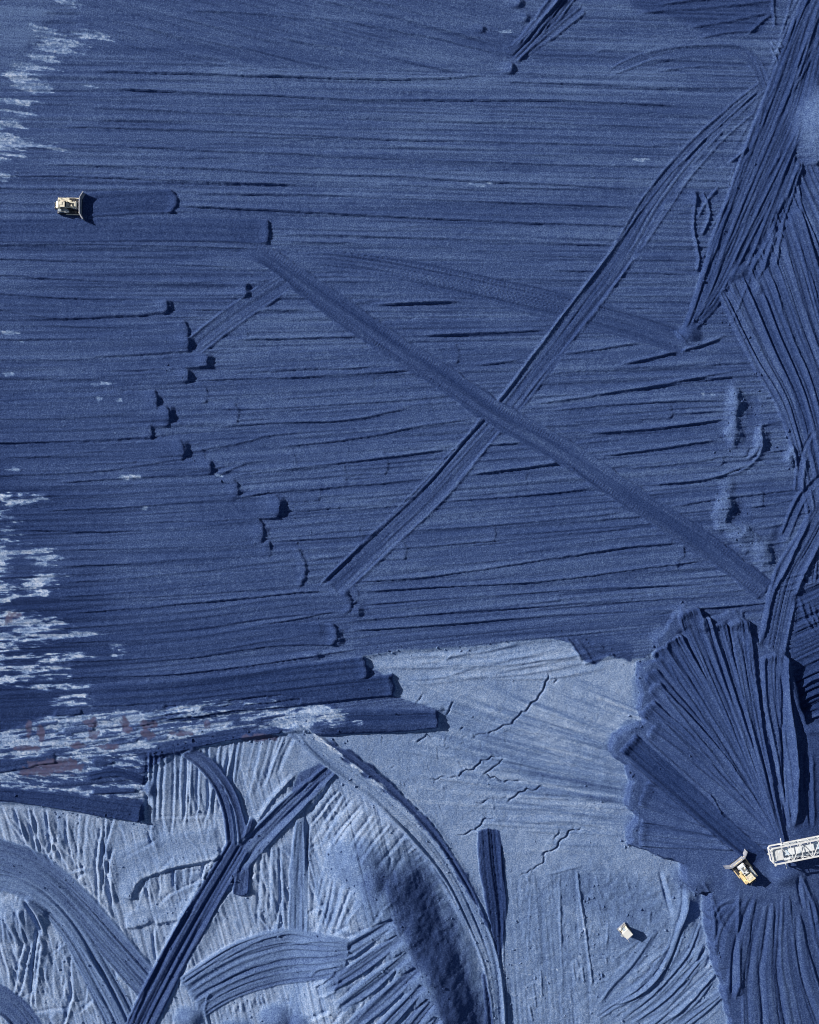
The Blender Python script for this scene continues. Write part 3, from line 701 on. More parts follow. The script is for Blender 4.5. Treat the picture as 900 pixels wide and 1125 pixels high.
# big soft slumps
layer([(120, 935), (160, 918), (240, 905), (250, 930), (242, 945), (200, 950), (160, 962), (146, 985), (140, 1000), (120, 985)], .9, 16, .66, 4, 14, tew=8, smooth=.6, dest='R')
layer([(133, 1005), (150, 995), (205, 990), (212, 1002), (190, 1012), (168, 1016), (150, 1022), (138, 1022)], .8, 10, .66, 3, 10, tew=6, smooth=.6, dest='R')
line([(143, 990), (147, 972), (165, 960), (200, 948), (222, 944), (244, 938)], 2.6, 18, 5, 4, 4, 2)
line([(136, 1018), (150, 1017), (166, 1012)], 1.8, 12, 5, 4, 4, 1.5); line([(169, 1014), (185, 1011), (208, 1006)], 1.8, 12, 5, 4, 4, 1.5)
fins([(148, 968), (200, 952), (240, 945)], [(150, 1000), (200, 990), (232, 985)], 9, (2.5, 4.5), (1.2, 2.2))
rib([(170, 1015), (172, 1040), (175, 1065)], [2, 6, 4], 2.6); rib([(190, 1018), (192, 1050), (190, 1075)], [2, 5, 3], 1.4)
stroke([(-70, 925), (0, 942), (45, 960), (85, 995), (125, 1040), (175, 1098)], [20, 20, 19, 19, 18], .25, .50, .25, .3, .30, 3.0, fade0=5, cap=.1, ew=3)
stroke([(-70, 968), (0, 970), (40, 985), (75, 1020), (105, 1070), (135, 1130), (150, 1190)], [10, 12, 15, 20, 22], .2, .56, .2, .2, .26, 3.4, fade0=5, ew=4)
for p in [[(30, 935), (90, 972), (130, 1018), (165, 1065)], [(0, 945), (50, 965), (100, 1015), (140, 1062)], [(0, 975), (45, 990), (85, 1035), (115, 1080)], [(72, 1020), (105, 1065), (130, 1110)], [(80, 1050), (100, 1085), (122, 1115)]]: line(p[::-1], .6, 3, 4)
# sharp little heap on the left edge
mound(16, 1012, 34, 28, 1.6, 0, p=.9, tone=.6, tm=.6)
rib([(26, 986), (42, 1004), (48, 1030)], [8, 12, 5], 5.5, left=.9, right=.35)
fins([(0, 1000), (30, 995)], [(5, 1045), (36, 1040)], 6, (2, 3.5), (.7, 1.4))
rib([(44, 1020), (38, 1070), (34, 1112)], [6, 5, 2], 3.0, right=.5); rib([(28, 1035), (15, 1080)], [4, 2], 1.6); rib([(36, 1035), (25, 1085), (14, 1105)], [3, 4, 2], 1.5)
for p in [[(52, 1040), (48, 1105)], [(60, 1030), (58, 1110)], [(70, 1035), (66, 1115)]]: rib(p, [2, 3, 1], .5)
rib([(78, 1050), (80, 1080), (81, 1102)], [3, 6, 7], 2.2, right=.35, t1=3); rib([(72, 1075), (70, 1100)], [2, 4, 3], 1.3, t1=3)
stroke([(-70, 1075), (0, 1100), (30, 1130), (60, 1190)], 16, .2, .44, .3, .3, .2, fade0=4)
for p, w, h in [([(0, 1000), (14, 1020), (18, 1045)], [3, 6, 3], 1.4), ([(10, 990), (26, 1012), (32, 1038)], [3, 6, 3], 1.4), ([(0, 1035), (8, 1062), (10, 1085)], [5, 7, 2], 1.8), ([(46, 1035), (42, 1070), (38, 1112)], [4, 7, 3], 2.6),
                ([(8, 900), (28, 925), (45, 945)], [2, 5, 2], 1.8), ([(25, 893), (40, 920), (62, 955)], [2, 6, 2], 1.8), ([(50, 892), (58, 920), (78, 962)], [2, 6, 2], 1.6), ([(72, 895), (76, 925), (80, 950)], [2, 5, 2], 1.8),
                ([(112, 905), (108, 950), (110, 1000)], [3, 6, 2], 2.2), ([(126, 930), (120, 965), (126, 1000)], [2, 7, 2], 2.6)]: rib(p, w, h, right=.4, tone=.03)
# curved tracks running down from the scraped band
stroke([(200, 826), (222, 842), (240, 866), (250, 895), (254, 930), (258, 975)], [5, 6, 6.5, 6], .5, .37, .3, .5, .12, fade0=5)
stroke([(206, 822), (230, 838), (252, 866), (264, 900), (268, 940), (264, 985)], [5, 6, 6, 8, 10], .6, .36, .3, .5, .12, fade0=5, lip=.5)
stroke([(278, 898), (272, 915), (268, 945)], 4, .9, .34, .3, .4, .1, fade0=5)
# straight dark pass to the bottom edge and the one that joins it
stroke([(368, 842), (316, 890), (258, 950)], [8, 13, 14], .45, .47, .5, .4, .2, 3, fade0=6, lip=.2)
line([(328, 848), (300, 878), (278, 910)], 1.6, 3, 6); rib([(362, 858), (330, 890), (290, 930), (262, 965)], [5, 7, 7, 4], 1.6, right=.6)
layer([(328, 848), (352, 838), (366, 848), (330, 880), (318, 870)], 0, 3, .36, 1, 5)
rib([(258, 975), (240, 1000), (212, 1050), (196, 1090)], [4, 7, 7, 3], 1.8)
stroke([(264, 926), (207, 1025), (160, 1115), (128, 1190)], [14, 16, 17, 17], .6, .33, .6, .4, .26, 3.4, fade0=8, ew=2.5)
line([(244, 932), (220, 972), (190, 1026), (165, 1076), (144, 1130), (130, 1190)], 1.4, 2, 5)
# vertical fins right of it
rib([(309, 940), (311, 990), (312, 1030)], [3, 5, 4], 1.8); 
stroke([(330, 895), (328, 950), (328, 1025)], [5, 11, 12], .7, .60, .3, .5, .2, 2.6, fade0=10, cap=.1)
for x, h in [(322, .8), (331, .9), (339, 1.6)]: rib([(x + 2, 902), (x, 960), (x, 1026)], [2, 4, 3.5], h, right=.5)
fins([(288, 930), (310, 930)], [(283, 1040), (312, 1030)], 5, (3, 5), (1.0, 2.0))
fins([(345, 960), (385, 965)], [(340, 1025), (362, 1030)], 7, (2.5, 4.5), (1.0, 1.8))
fins([(385, 968), (405, 990)], [(365, 1030), (378, 1028)], 3, (3, 5), (1.6, 2.4))
# ribs below the curved pale track
fins([(345, 850), (392, 880), (452, 918)], [(318, 890), (352, 930), (415, 958)], 17, (2.4, 4.2), (.9, 1.7))
fins([(450, 915), (480, 960), (505, 1020)], [(432, 925), (462, 972), (490, 1024)], 14, (1.5, 3), (.4, .9))

# heap that falls away to the right in the middle of the lower edge
crest = [(372, 935), (405, 950), (424, 975), (436, 1010), (452, 1040), (470, 1075), (482, 1110), (500, 1190)]
qh = poly_sd([(345, 925)] + crest + [(330, 1190), (340, 1000)])
qh2 = qh + 9 * np.abs(fbm(GX / 34, GY / 34, 3, 210)) - 2
west = ss(320, 400, GX + .25 * (GY - 1000))
B += west * 5.0 * ss(-80, 4, qh2)
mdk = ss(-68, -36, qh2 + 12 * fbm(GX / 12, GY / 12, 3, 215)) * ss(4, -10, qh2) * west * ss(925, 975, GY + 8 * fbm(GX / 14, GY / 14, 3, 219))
T -= .33 * mdk; R *= 1 - .6 * mdk; R += mdk * .5 * fbm(GX / 9, GY / 9, 4, 221)  # slope turned from the sun: its shade is painted into the tone
for a in [(402, 945, 40, 30, 1.4), (436, 982, 42, 40, 2.4), (458, 1026, 38, 40, 2.2), (480, 1070, 38, 40, 2.2), (494, 1112, 36, 38, 2.2), (418, 968, 14, 22, 1.0), (470, 1000, 22, 26, 1.0), (492, 1046, 22, 26, 1.0), (504, 1090, 20, 26, .9)]:
    mound(a[0] - 8, a[1], a[2], a[3], a[4], 0, p=.97, tone=.27, tm=.35, sm=.15, rough=.06)  # cones darkened too, part of the slope's painted shade
# passes that climb that heap from the lower left
for f in range(7):
    a = (436 + 8 * f - 4 * rnd.random(), 1004 + 17 * f); c = (340 + 13 * f, 1060 + 22 * f)
    stroke([c, ((a[0] + c[0]) / 2, (a[1] + c[1]) / 2 + 2), a], [7, 8 + 3 * rnd.random(), 6], .3 + .4 * rnd.random(), .46 + .08 * rnd.random(), .3, .5, .25, 2.8, fade0=20, lip=.3, cap=.4)
    rib([a, ((a[0] + c[0]) / 2, (a[1] + c[1]) / 2 - 6), c], [3, 5, 3], .9, right=.5, left=.9)
# arched bands of passes
for k in range(7):
    f = k / 6
    p = [(196 + 24 * f, 1082 + 34 * f), (222 + 22 * f, 1064 + 36 * f), (262 + 16 * f, 1040 + 46 * f), (310 + 6 * f, 1026 + 50 * f), (350 + 14 * f, 1028 + 34 * f), (385 - 4 * f, 1030 + 22 * f)]
    stroke(p, 6, 0.6 - .45 * f + .2 * rnd.random(), .53 - .06 * rnd.random(), .15, .3, .18, 2.2, fade0=8, cap=.4)
    line(p, .9, 3, 2.6)
line([(200, 1084), (232, 1062), (280, 1034), (322, 1024)], .9, 3, 2.2); line([(310, 1040), (345, 1030), (376, 1027)], 1.2, 3, 2.5)
for p in [[(340, 1070), (352, 1058), (378, 1052)], [(345, 1080), (360, 1070), (370, 1060)], [(350, 1092), (368, 1082), (374, 1066)], [(230, 1090), (226, 1110), (230, 1130)]]: line(p, .9, 2.5, 2.5, 3, 3)
fins([(238, 1110), (315, 1086)], [(240, 1122), (320, 1100)], 10, (2, 4), (.6, 1.2), t0=2, t1=3)
for a in [(305, 1118, 26, 20, 2.6, 0), (330, 1122, 18, 14, 2.0, 0), (210, 1118, 22, 16, 2.0, 0), (262, 1135, 30, 18, 2, 0)]: mound(*a, tone=.36)

# pale curved track with a darker right half
trk = [(318, 798), (345, 818), (400, 858), (440, 892), (470, 922), (500, 965), (524, 1015), (540, 1060), (548, 1125), (552, 1190)]
stroke(trk, [9, 14, 15, 14.5, 13, 12, 10.5, 9.5, 8], .5, .65, .5, .5, .16, 3, fade0=8, tvar=.06)
off = [(356, 812), (408, 850), (448, 885), (480, 920), (512, 970), (530, 1005), (540, 1025)]
stroke(off, [4, 7, 6.5, 6, 5, 2], .45, .30, .5, .4, .14, 2.5, fade0=14, jag=4)
pale((340, 800, 460, 900), .15, 10, 3, 38, .82, lambda x, y: np.clip(.45 - np.abs((y - 812) - (x - 352) * .78) / 6, -2, .4) - .6 * ss(410, 440, x), 31)
line([(326, 806), (350, 832), (400, 868), (440, 906), (470, 942), (500, 992), (520, 1030)], 1.1, 2, 5, wob=1)
line([(345, 808), (410, 846), (455, 882), (488, 920), (520, 975), (545, 1020)], .7, 5, 1.8, wob=1)
for _ in range(26):
    t = rnd.random(); a = lerp2(trk, t)
    crack([(a[0] - 4, a[1] - 2), (a[0] + 6, a[1] + rnd.uniform(-3, 5))], 1.1, .4)
# dark tongues beside it
stroke([(549, 1058), (546, 1000), (540, 950), (537, 911)], [1, 9, 13, 14.5, 13], .35, .22, .2, .3, .25, 3, cap=.35, fade0=5)
line([(554, 1125), (553, 1040), (552, 980), (550, 925)][::-1], .8, 1.8, 2.2, 8, 10)
stroke([(538, 1190), (537, 1120), (534, 1090), (531, 1068)], [9, 8, 5, 3], .3, .33, .1, .1, .15, fade0=5)
line([(557, 1075), (558, 1110), (558, 1150)], .7, 2, 1.6)

# ------------------------------------------------------------------ 6. working area with the small cabin
R += ss(0, 20, poly_sd([(560, 955), (770, 945), (800, 1190), (560, 1190)])) * .22 * fbm(GX / 6, GY / 6, 4, 301)
layer([(600, 950), (640, 945), (690, 950), (720, 965), (745, 1010), (725, 1030), (650, 1020), (610, 1000)], -.1, 20, .54, 4, 12, tew=25)
fan_tex([(555, 960), (640, 950), (660, 1090), (640, 1190), (555, 1190)], 86, .06, 0, 10, .2)
line([(634, 958), (640, 1000), (646, 1045), (652, 1084)], .8, 2.2, 2.2, 3, 4, .8, .3, .05)
line([(616, 960), (616, 1010), (618, 1070)], .5, 2.2, 1.8, 3, 10, .8, .5)
line([(585, 972), (583, 1010), (580, 1060)], .3, 2, 2); line([(670, 1006), (668, 1030), (667, 1046)], .7, 2, 1.8); line([(665, 1050), (668, 1062)], .5, 2, 2)
line([(594, 964), (620, 957), (646, 950)], .5, 3, 2); line([(655, 1080), (675, 1077)], .6, 2, 2)
for p in [[(630, 1058), (633, 1080)], [(640, 1062), (643, 1082)], [(594, 1065), (596, 1098)], [(586, 1080), (590, 1110)], [(650, 1088), (656, 1094)], [(582, 1105), (586, 1125)]]: line(p, .7, 1.5, 2, 3, 4)
for _ in range(150):
    x, y = rnd.uniform(560, 720), rnd.uniform(955, 1125); a = rnd.choice([0, 1.5, 1.5, .5]) + rnd.uniform(-.4, .4); l = rnd.uniform(6, 20)
    line([(x, y), (x + l * math.cos(a), y + l * math.sin(a))], rnd.uniform(.15, .4), 2, 1.6, 4, 4)
for (x, y) in [(637, 1053), (642, 1022), (594, 1095), (577, 1120), (590, 1108), (640, 1068), (612, 1066), (582, 1070), (581, 1122), (560, 1108), (600, 1075)]:
    pale((x - 5, y - 5, x + 5, y + 5), .1, 4, 3, 0, .85, (lambda a_, b_, x=x, y=y: .5 - np.hypot((a_ - x) / 2.2, (b_ - y) / 2.6)), int(x + y) % 37)
mound(688, 1024, 26, 22, .3, 0, tone=.50)
# curved passes sweeping round it
swp = [[(655, 1110), (672, 1085), (695, 1060), (722, 1022)], [(668, 1106), (700, 1094), (728, 1068), (745, 1030), (757, 985)], [(680, 1125), (720, 1090), (755, 1050), (770, 1015)], [(690, 1128), (735, 1095), (776, 1048)],
       [(730, 1128), (760, 1100), (782, 1075)], [(700, 1140), (745, 1105), (790, 1062)], [(705, 1160), (760, 1118), (796, 1090)], [(650, 1122), (680, 1100), (712, 1078), (735, 1045)]]
for i, p in enumerate(swp):
    stroke(p, [5, 8, 8, 5], 0.1 + .04 * i, .55 + .02 * (i % 3), .15, .3, .22, 2.6, fade0=20, keep=.15)
for i, p in enumerate(swp): line(p, [.6, 1.3, .7, .9, 1.1, .6, .6, .5][i], 5, 2.6, 20, 14)
streaks(50, lambda: (lambda x, y, n: [(x, y), (x + n * .62, y - n * .48), (x + n, y - n * .9)])(rnd.uniform(665, 760), rnd.uniform(1060, 1150), rnd.uniform(20, 60)), (.2, .6), (2, 5), (1.5, 3), .05)
rib([(728, 955), (737, 985), (742, 1008)], [3, 6, 2], 2.2, right=.7); rib([(755, 965), (752, 1000), (742, 1030)], [3, 7, 2], 2.0)
mound(755, 990, 20, 45, 1.5, 10, tone=.58, tm=.5, sm=.1)
fins([(760, 1055), (792, 1080)], [(772, 1030), (800, 1058)], 5, (4, 6), (1.4, 2.2))

# ------------------------------------------------------------------ 7. coal dropped by the boom and dozed out as a fan
spill = [(752, 664), (738, 672), (730, 690), (715, 700), (722, 722), (700, 728), (697, 748), (702, 762), (696, 778), (703, 790), (690, 796), (675, 804), (667, 818), (672, 832), (686, 842), (692, 858), (686, 872), (684, 886),
         (696, 896), (690, 908), (687, 928), (705, 934), (722, 940), (745, 948), (748, 968), (762, 982), (774, 978), (770, 1000), (776, 1030), (782, 1060), (790, 1085), (796, 1110), (800, 1140), (805, 1190), (965, 1190), (965, 780),
         (885, 790), (868, 730), (864, 712), (840, 708), (828, 700), (818, 672), (800, 668), (780, 680)]
qs = layer(spill, .5, 5, .345, 3.2, 8, tew=2, smooth=.95)
ms_ = ss(0, 5, qs)
dist = np.hypot(GX - 858, GY - 928)
B += ms_ * 6.5 * np.clip(1 - dist / 260, 0, 1) ** 1.2
R += ms_ * .05 * fbm(GX / 5, GY / 5, 3, 401)
T += ms_ * .03 * fbm(GX / 40, GY / 30, 3, 402)
for a in [(676, 818, 13, 18, .4, 30), (692, 800, 16, 12, .4, -30), (694, 872, 12, 22, .4, 0), (695, 912, 11, 20, .4, 0), (705, 760, 14, 28, .6, 0), (712, 735, 14, 18, .6, 0), (728, 702, 16, 14, .7, 0), (750, 672, 16, 12, .7, 0), (760, 965, 24, 22, .9, 0)]:
    mound(*a, tone=.39, tm=.7, rough=.25)
SRC = (852, 922)
def spoke(tx, ty, w0, w1, lift, tone, lip=.4, bow=0, br=.7, bl=.4, cap=.5):
    mx, my = (SRC[0] + tx) / 2, (SRC[1] + ty) / 2
    dx, dy = tx - SRC[0], ty - SRC[1]; l = math.hypot(dx, dy)
    p = [SRC, (mx - dy / l * bow, my + dx / l * bow), (tx, ty)]
    stroke(p, [w0, (w0 + w1) / 2, w1], lift, tone, bl, br, .2, 2.8, lip=lip, fade0=10, cap=cap)
    return p
spoke(712, 738, 3, 10, .4, .30, bow=8); spoke(722, 712, 3, 10, .5, .30, bow=6); spoke(703, 868, 4, 16, .2, .325, bow=-2, cap=.2); spoke(700, 912, 4, 16, .2, .33, bow=-2, cap=.2)
spoke(708, 775, 4, 12, .35, .31, bow=8); spoke(712, 800, 4, 9, .3, .33, bow=8); spoke(716, 752, 3, 9, .5, .33, bow=8)
spoke(738, 700, 3, 12, .8, .32, bow=5)
spoke(786, 684, 3, 12, .7, .31, bow=-2); spoke(754, 668, 4, 14, .9, .30, lip=.7, bow=2); spoke(773, 678, 3, 7, 1.0, .34)
spoke(811, 680, 3, 13, .9, .31, lip=.7, bow=-4)
stroke([(862, 905), (858, 830), (850, 770), (849, 716)], [4, 12, 15, 15], .9, .34, .5, .9, .2, 3, lip=.5, cap=.5)
stroke([(832, 940), (790, 905), (740, 860), (688, 814)], [11, 13, 13.5, 13.5], .1, .20, .7, .6, .2, 3, lip=.8, cap=.1, fade0=8)
line([(812, 940), (770, 906), (724, 866), (682, 830)], 1.0, 5, 2); line([(700, 802), (745, 842), (800, 890)], .9, 2, 5)
for tx, ty, h in [(728, 706, 1.0), (736, 696, .7), (745, 668, 1.2), (758, 672, .9), (768, 668, 1.2), (780, 685, .9), (792, 682, 1.2), (806, 690, 1.0), (818, 700, 1.3), (814, 684, .8), (832, 725, 1.1), (846, 720, .8), (858, 722, 1.2), (716, 745, 1.2), (742, 790, 1.2), (708, 770, 1.1), (726, 760, 1.0), (733, 728, 1.2), (715, 800, .9), (750, 735, 1.0)]:
    l = math.hypot(tx - SRC[0], ty - SRC[1]); f = rnd.uniform(.22, .5); h *= .6
    line([(tx, ty), ((tx + SRC[0]) / 2 + rnd.uniform(-3, 3), (ty + SRC[1]) / 2), (SRC[0] + (tx - SRC[0]) * f, SRC[1] + (ty - SRC[1]) * f)][::-1], h, 4, 2.6, 20, 8, 1.5)
for k in range(5): line([(775 + 2.6 * k, 868 + 4 * k), (780 + 2.6 * k, 877 + 4 * k)], .8, 2, 1.6, 2, 2)
# right flank in shade
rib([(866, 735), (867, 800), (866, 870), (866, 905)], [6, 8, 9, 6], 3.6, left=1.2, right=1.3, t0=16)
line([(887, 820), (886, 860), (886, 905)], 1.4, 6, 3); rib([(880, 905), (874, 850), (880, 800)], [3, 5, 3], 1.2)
T -= .10 * ss(862, 872, GX) * ss(722, 760, GY) * ss(925, 900, GY)  # shade of the flank deepened by painting the tone darker
# passes running down from the dozer to the lower right
for tx, ty, h in [(784, 1010, .9), (790, 1060, .7), (808, 1090, 1.7), (828, 1150, .6), (846, 1150, 1.6), (872, 1150, 1.0), (880, 1130, .6), (905, 1130, 1.2), (935, 1100, .8)]:
    o = (812 + (tx - 784) * .45, 972 + rnd.uniform(-8, 22))
    m = ((o[0] + tx) / 2 - 6, (o[1] + ty) / 2)
    stroke([o, m, (tx, ty)], [5, 11, 13], .3 + .2 * rnd.random(), .35 + .03 * rnd.uniform(-1, 1), .1, .15, .09, 4.0, fade0=24, keep=.1)
    rib([(o[0] + 3, o[1] + 6), m, (tx, ty)], [3, 9, 11], h * 1.1, right=.45, left=1.5, t0=12, t1=20)
for p in [[(767, 962), (780, 985), (790, 1010), (800, 1020)], [(778, 985), (781, 1010), (782, 1028)], [(872, 955), (886, 985), (892, 1010)], [(806, 968), (806, 1010), (810, 1085)]]: line(p, 1.2, 5, 2.5, 4, 8)
fins([(790, 1080), (812, 1070)], [(798, 1110), (806, 1100)], 5, (2.5, 4), (.8, 1.4))
mound(855, 955, 26, 14, 1.2, 0, tone=.38, tm=.4, sm=.5)
rib([(870, 950), (875, 975), (880, 995)], [4, 6, 3], 1.8)

# ------------------------------------------------------------------ 8. level stands for the machines
def stand(x, y, r, soft=16):
    sl = window(x - r - soft, y - r - soft, x + r + soft, y + r + soft)
    d = np.hypot(GX[sl] - x, GY[sl] - y); m = ss(r + soft, r, d)
    t = B[sl] + R[sl]; z = float(t[d < r].mean())
    R[sl] = R[sl] * (1 - m) + m * (z - B[sl] + .12 * (R[sl] - R[sl][d < r].mean()))
stand(74, 227, 13, 8); stand(819, 959, 18, 12); stand(688, 1024, 8, 6)
# ------------------------------------------------------------------ ground sheet: fine grid in view, stretched out to the horizon beyond
fine_h = 0.05 * fbm(GX / 2.2, GY / 2.2, 2, 900) + 0.022 * rng.standard_normal(GX.shape).astype(np.float32)
H = B + R + fine_h
outer = np.cumsum(np.array([1.5 * 1.32 ** i for i in range(34)]))
xs = np.concatenate([gx[0] - outer[::-1], gx, gx[-1] + outer])
ys = np.concatenate([gy[0] - outer[::-1], gy, gy[-1] + outer])
no = len(outer)
def extend(A, rest):
    A = np.pad(A, no, mode='edge')
    dx = np.concatenate([outer[::-1], np.zeros(len(gx)), outer])[None, :]
    dy = np.concatenate([outer[::-1], np.zeros(len(gy)), outer])[:, None]
    f = np.clip(1 - np.maximum(dx, dy) / 400.0, 0, 1)
    return A * f + rest * (1 - f)
HH = extend(H, 0.0); TT = extend(T, 0.36); MM = extend(MV, 0.0)
nx, ny = len(xs), len(ys)
PX, PY = np.meshgrid(xs, ys)
co = np.empty((ny, nx, 3), np.float32)
co[..., 0] = (PX - 450) * S; co[..., 1] = (562.5 - PY) * S; co[..., 2] = HH
idx = np.arange(nx * ny, dtype=np.int32).reshape(ny, nx)
quads = np.stack([idx[:-1, :-1], idx[1:, :-1], idx[1:, 1:], idx[:-1, 1:]], -1).reshape(-1, 4)
me = bpy.data.meshes.new('ground')
me.vertices.add(nx * ny); me.vertices.foreach_set('co', co.ravel())
nf = len(quads)
me.loops.add(nf * 4); me.loops.foreach_set('vertex_index', quads.ravel())
me.polygons.add(nf); me.polygons.foreach_set('loop_start', np.arange(0, nf * 4, 4, dtype=np.int32))
me.polygons.foreach_set('use_smooth', np.ones(nf, bool))
me.update(calc_edges=True)
for nm, A in (('dryness_shade', TT), ('mauve', MM)):
    a = me.attributes.new(nm, 'FLOAT', 'POINT'); a.data.foreach_set('value', A.astype(np.float32).ravel())
me.materials.append(coal_material())
ground = bpy.data.objects.new('ground', me)
scene.collection.objects.link(ground)
ground['kind'] = 'structure'
def ground_z(px, py):
    return float(H[int(round(py - Y0)), int(round(px - X0))])
def at(px, py):
    """point of the ground under a photograph pixel (the lens is level above the centre)"""
    z = ground_z(px, py); f = (CAM_H - z) / CAM_H
    return Vector(((px - 450) * S * f, (562.5 - py) * S * f, z))

# loose lumps that rolled off the windrows, the rims of the passes and the heaps
def make_lumps():
    spots = []
    def along(pts, n, spread, big=0.5):
        for _ in range(n):
            x, y = lerp2(pts, rnd.random())
            spots.append((x + rnd.gauss(0, spread), y + rnd.gauss(0, spread), rnd.uniform(.08, .16) + .7 * big * rnd.random() ** 6))
    along(spill[:32], 260, 4); along(bench[:6], 90, 5); along(crest, 160, 12); along(trk, 200, 11); along(swp[1], 90, 9); along([(700, 1120), (780, 1040)], 90, 18)
    along([(160, 830), (250, 815), (385, 808)], 120, 5); along([(0, 885), (157, 905)], 90, 6); along([(150, 1120), (260, 930)], 110, 18); along([(560, 960), (570, 1120)], 90, 22); along([(640, 960), (655, 1085)], 110, 10)
    along([(690, 1024), (692, 1026)], 60, 20); along([(845, 95), (760, 370)], 130, 12); along([(795, 325), (890, 560)], 120, 9); along([(188, 335), (205, 495), (310, 556), (338, 625), (372, 700)], 60, 8); along([(805, 430), (800, 490), (795, 560), (845, 610)], 130, 9)
    for _ in range(500): spots.append((rnd.uniform(0, 500), rnd.uniform(890, 1125), rnd.uniform(.10, .2) + .3 * rnd.random() ** 6))
    for _ in range(200): spots.append((rnd.uniform(400, 780), rnd.uniform(720, 1125), rnd.uniform(.10, .18) + .25 * rnd.random() ** 6))
    V0 = np.array([(1, 0, 0), (-1, 0, 0), (0, 1, 0), (0, -1, 0), (0, 0, 1), (0, 0, -1)], np.float32)
    F0 = [(0, 2, 4), (2, 1, 4), (1, 3, 4), (3, 0, 4), (2, 0, 5), (1, 2, 5), (3, 1, 5), (0, 3, 5)]
    vs, fs, dr = [], [], []
    for x, y, r in spots:
        if not (X0 < x < X1 and Y0 < y < Y1): continue
        if min(math.hypot(x - a, y - b) - c for a, b, c in ((75, 227, 22), (819, 958, 24), (688, 1024, 12))) < 0: continue
        z = ground_z(x, y); a = rnd.uniform(0, 6.3); c, s_ = math.cos(a), math.sin(a)
        v = V0 * np.array([r * rnd.uniform(.8, 1.4), r * rnd.uniform(.7, 1.1), r * rnd.uniform(.7, 1.0)], np.float32) * rng.uniform(.75, 1.2, (6, 1)).astype(np.float32)
        k = len(vs)
        t = float(T[int(round(y - Y0)), int(round(x - X0))]) + rnd.uniform(-.06, .06)
        for p in v:
            vs.append(((x - 450) * S + p[0] * c - p[1] * s_, (562.5 - y) * S + p[0] * s_ + p[1] * c, z + r * .35 + p[2])); dr.append(t)
        fs += [tuple(k + i for i in f) for f in F0]
    lm = bpy.data.meshes.new('coal_lumps'); lm.from_pydata(vs, [], fs); lm.update()
    at_ = lm.attributes.new('dryness_shade', 'FLOAT', 'POINT'); at_.data.foreach_set('value', np.array(dr, np.float32))
    lm.materials.append(me.materials[0])
    o = bpy.data.objects.new('coal_lumps', lm); scene.collection.objects.link(o)
    o['kind'] = 'stuff'; o['label'] = 'loose lumps of coal scattered along the ridges and tracks'; o['category'] = 'coal'
make_lumps()
# ------------------------------------------------------------------ objects
COL = scene.collection
yellow = plain('sun_bleached_yellow_paint', (0.93, 0.76, 0.44), .5, 0, col2=(0.50, 0.38, 0.22), amt=.40, scale=1.4)
cream = plain('cream_paint', (0.92, 0.86, 0.70), .45, 0, col2=(0.40, 0.36, 0.30), amt=.40, scale=1.2)
steel = plain('worn_blade_steel', (0.50, 0.52, 0.60), .38, .35, col2=(0.20, 0.22, 0.30), amt=.42, scale=1.5)
dark = plain('dark_greasy_steel_and_shade', (0.045, 0.045, 0.055), .55, .2, col2=(0.02, 0.02, 0.03), scale=3)
track_m = plain('dusty_track_steel', (0.16, 0.15, 0.16), .6, .3, col2=(0.04, 0.045, 0.06), scale=2.5)
glass_m = plain('cab_glass', (0.03, 0.04, 0.05), .08, 0, var=.2)
white = plain('white_paint', (0.84, 0.85, 0.86), .45, 0, col2=(0.62, 0.66, 0.72), amt=.38, scale=.8)
sheet = plain('pale_sheet_metal', (0.86, 0.89, 0.92), .45, 0, col2=(0.58, 0.68, 0.78), amt=.42, scale=.7)
belt_m = plain('conveyor_belt', (0.62, 0.74, 0.84), .7, 0, col2=(0.34, 0.46, 0.62), amt=.48, scale=.6)
roof_m = plain('white_roof_sheet', (0.86, 0.86, 0.83), .5, 0, col2=(0.70, 0.71, 0.72), amt=.36, scale=1.5)
grey = plain('grey_grating_and_shade', (0.52, 0.58, 0.64), .7, 0, col2=(0.28, 0.34, 0.42), amt=.5, scale=3)
red = plain('red_lamp_glass', (0.45, 0.04, 0.03), .3, 0, var=.1)

def bm_box(bm, c, s, bev=0.0, rot=None):
    M = Matrix.Translation(c) @ (rot.to_4x4() if rot else Matrix.Identity(4)) @ Matrix.Diagonal((*s, 1))
    r = bmesh.ops.create_cube(bm, size=1, matrix=M)
    if bev:
        es = list({e for v in r['verts'] for e in v.link_edges})
        bmesh.ops.bevel(bm, geom=es, offset=bev, segments=2, affect='EDGES', profile=.6)

def bm_rod(bm, a, b, r, n=8, r2=None):
    a, b = Vector(a), Vector(b); d = b - a
    M = Matrix.Translation((a + b) / 2) @ d.to_track_quat('Z', 'Y').to_matrix().to_4x4()
    bmesh.ops.create_cone(bm, cap_ends=True, segments=n, radius1=r, radius2=r if r2 is None else r2, depth=d.length, matrix=M)

def bm_bar(bm, a, b, w, h=None, up=Vector((0, 0, 1))):
    a, b = Vector(a), Vector(b); d = (b - a)
    X = d.normalized(); Yv = up.cross(X)
    if Yv.length < 1e-3: Yv = Vector((0, 1, 0)).cross(X)
    Yv.normalize(); Z = X.cross(Yv)
    rot = Matrix((X, Yv, Z)).transposed()
    bm_box(bm, (a + b) / 2, (d.length, w, h or w), 0, rot)

def bm_prism(bm, prof, y0, y1):
    """outline in x-z pushed along y"""
    va = [bm.verts.new((x, y0, z)) for x, z in prof]; vb = [bm.verts.new((x, y1, z)) for x, z in prof]
    n = len(prof)
    bm.faces.new(va[::-1]); bm.faces.new(vb)
    for i in range(n): bm.faces.new((va[i], va[(i + 1) % n], vb[(i + 1) % n], vb[i]))

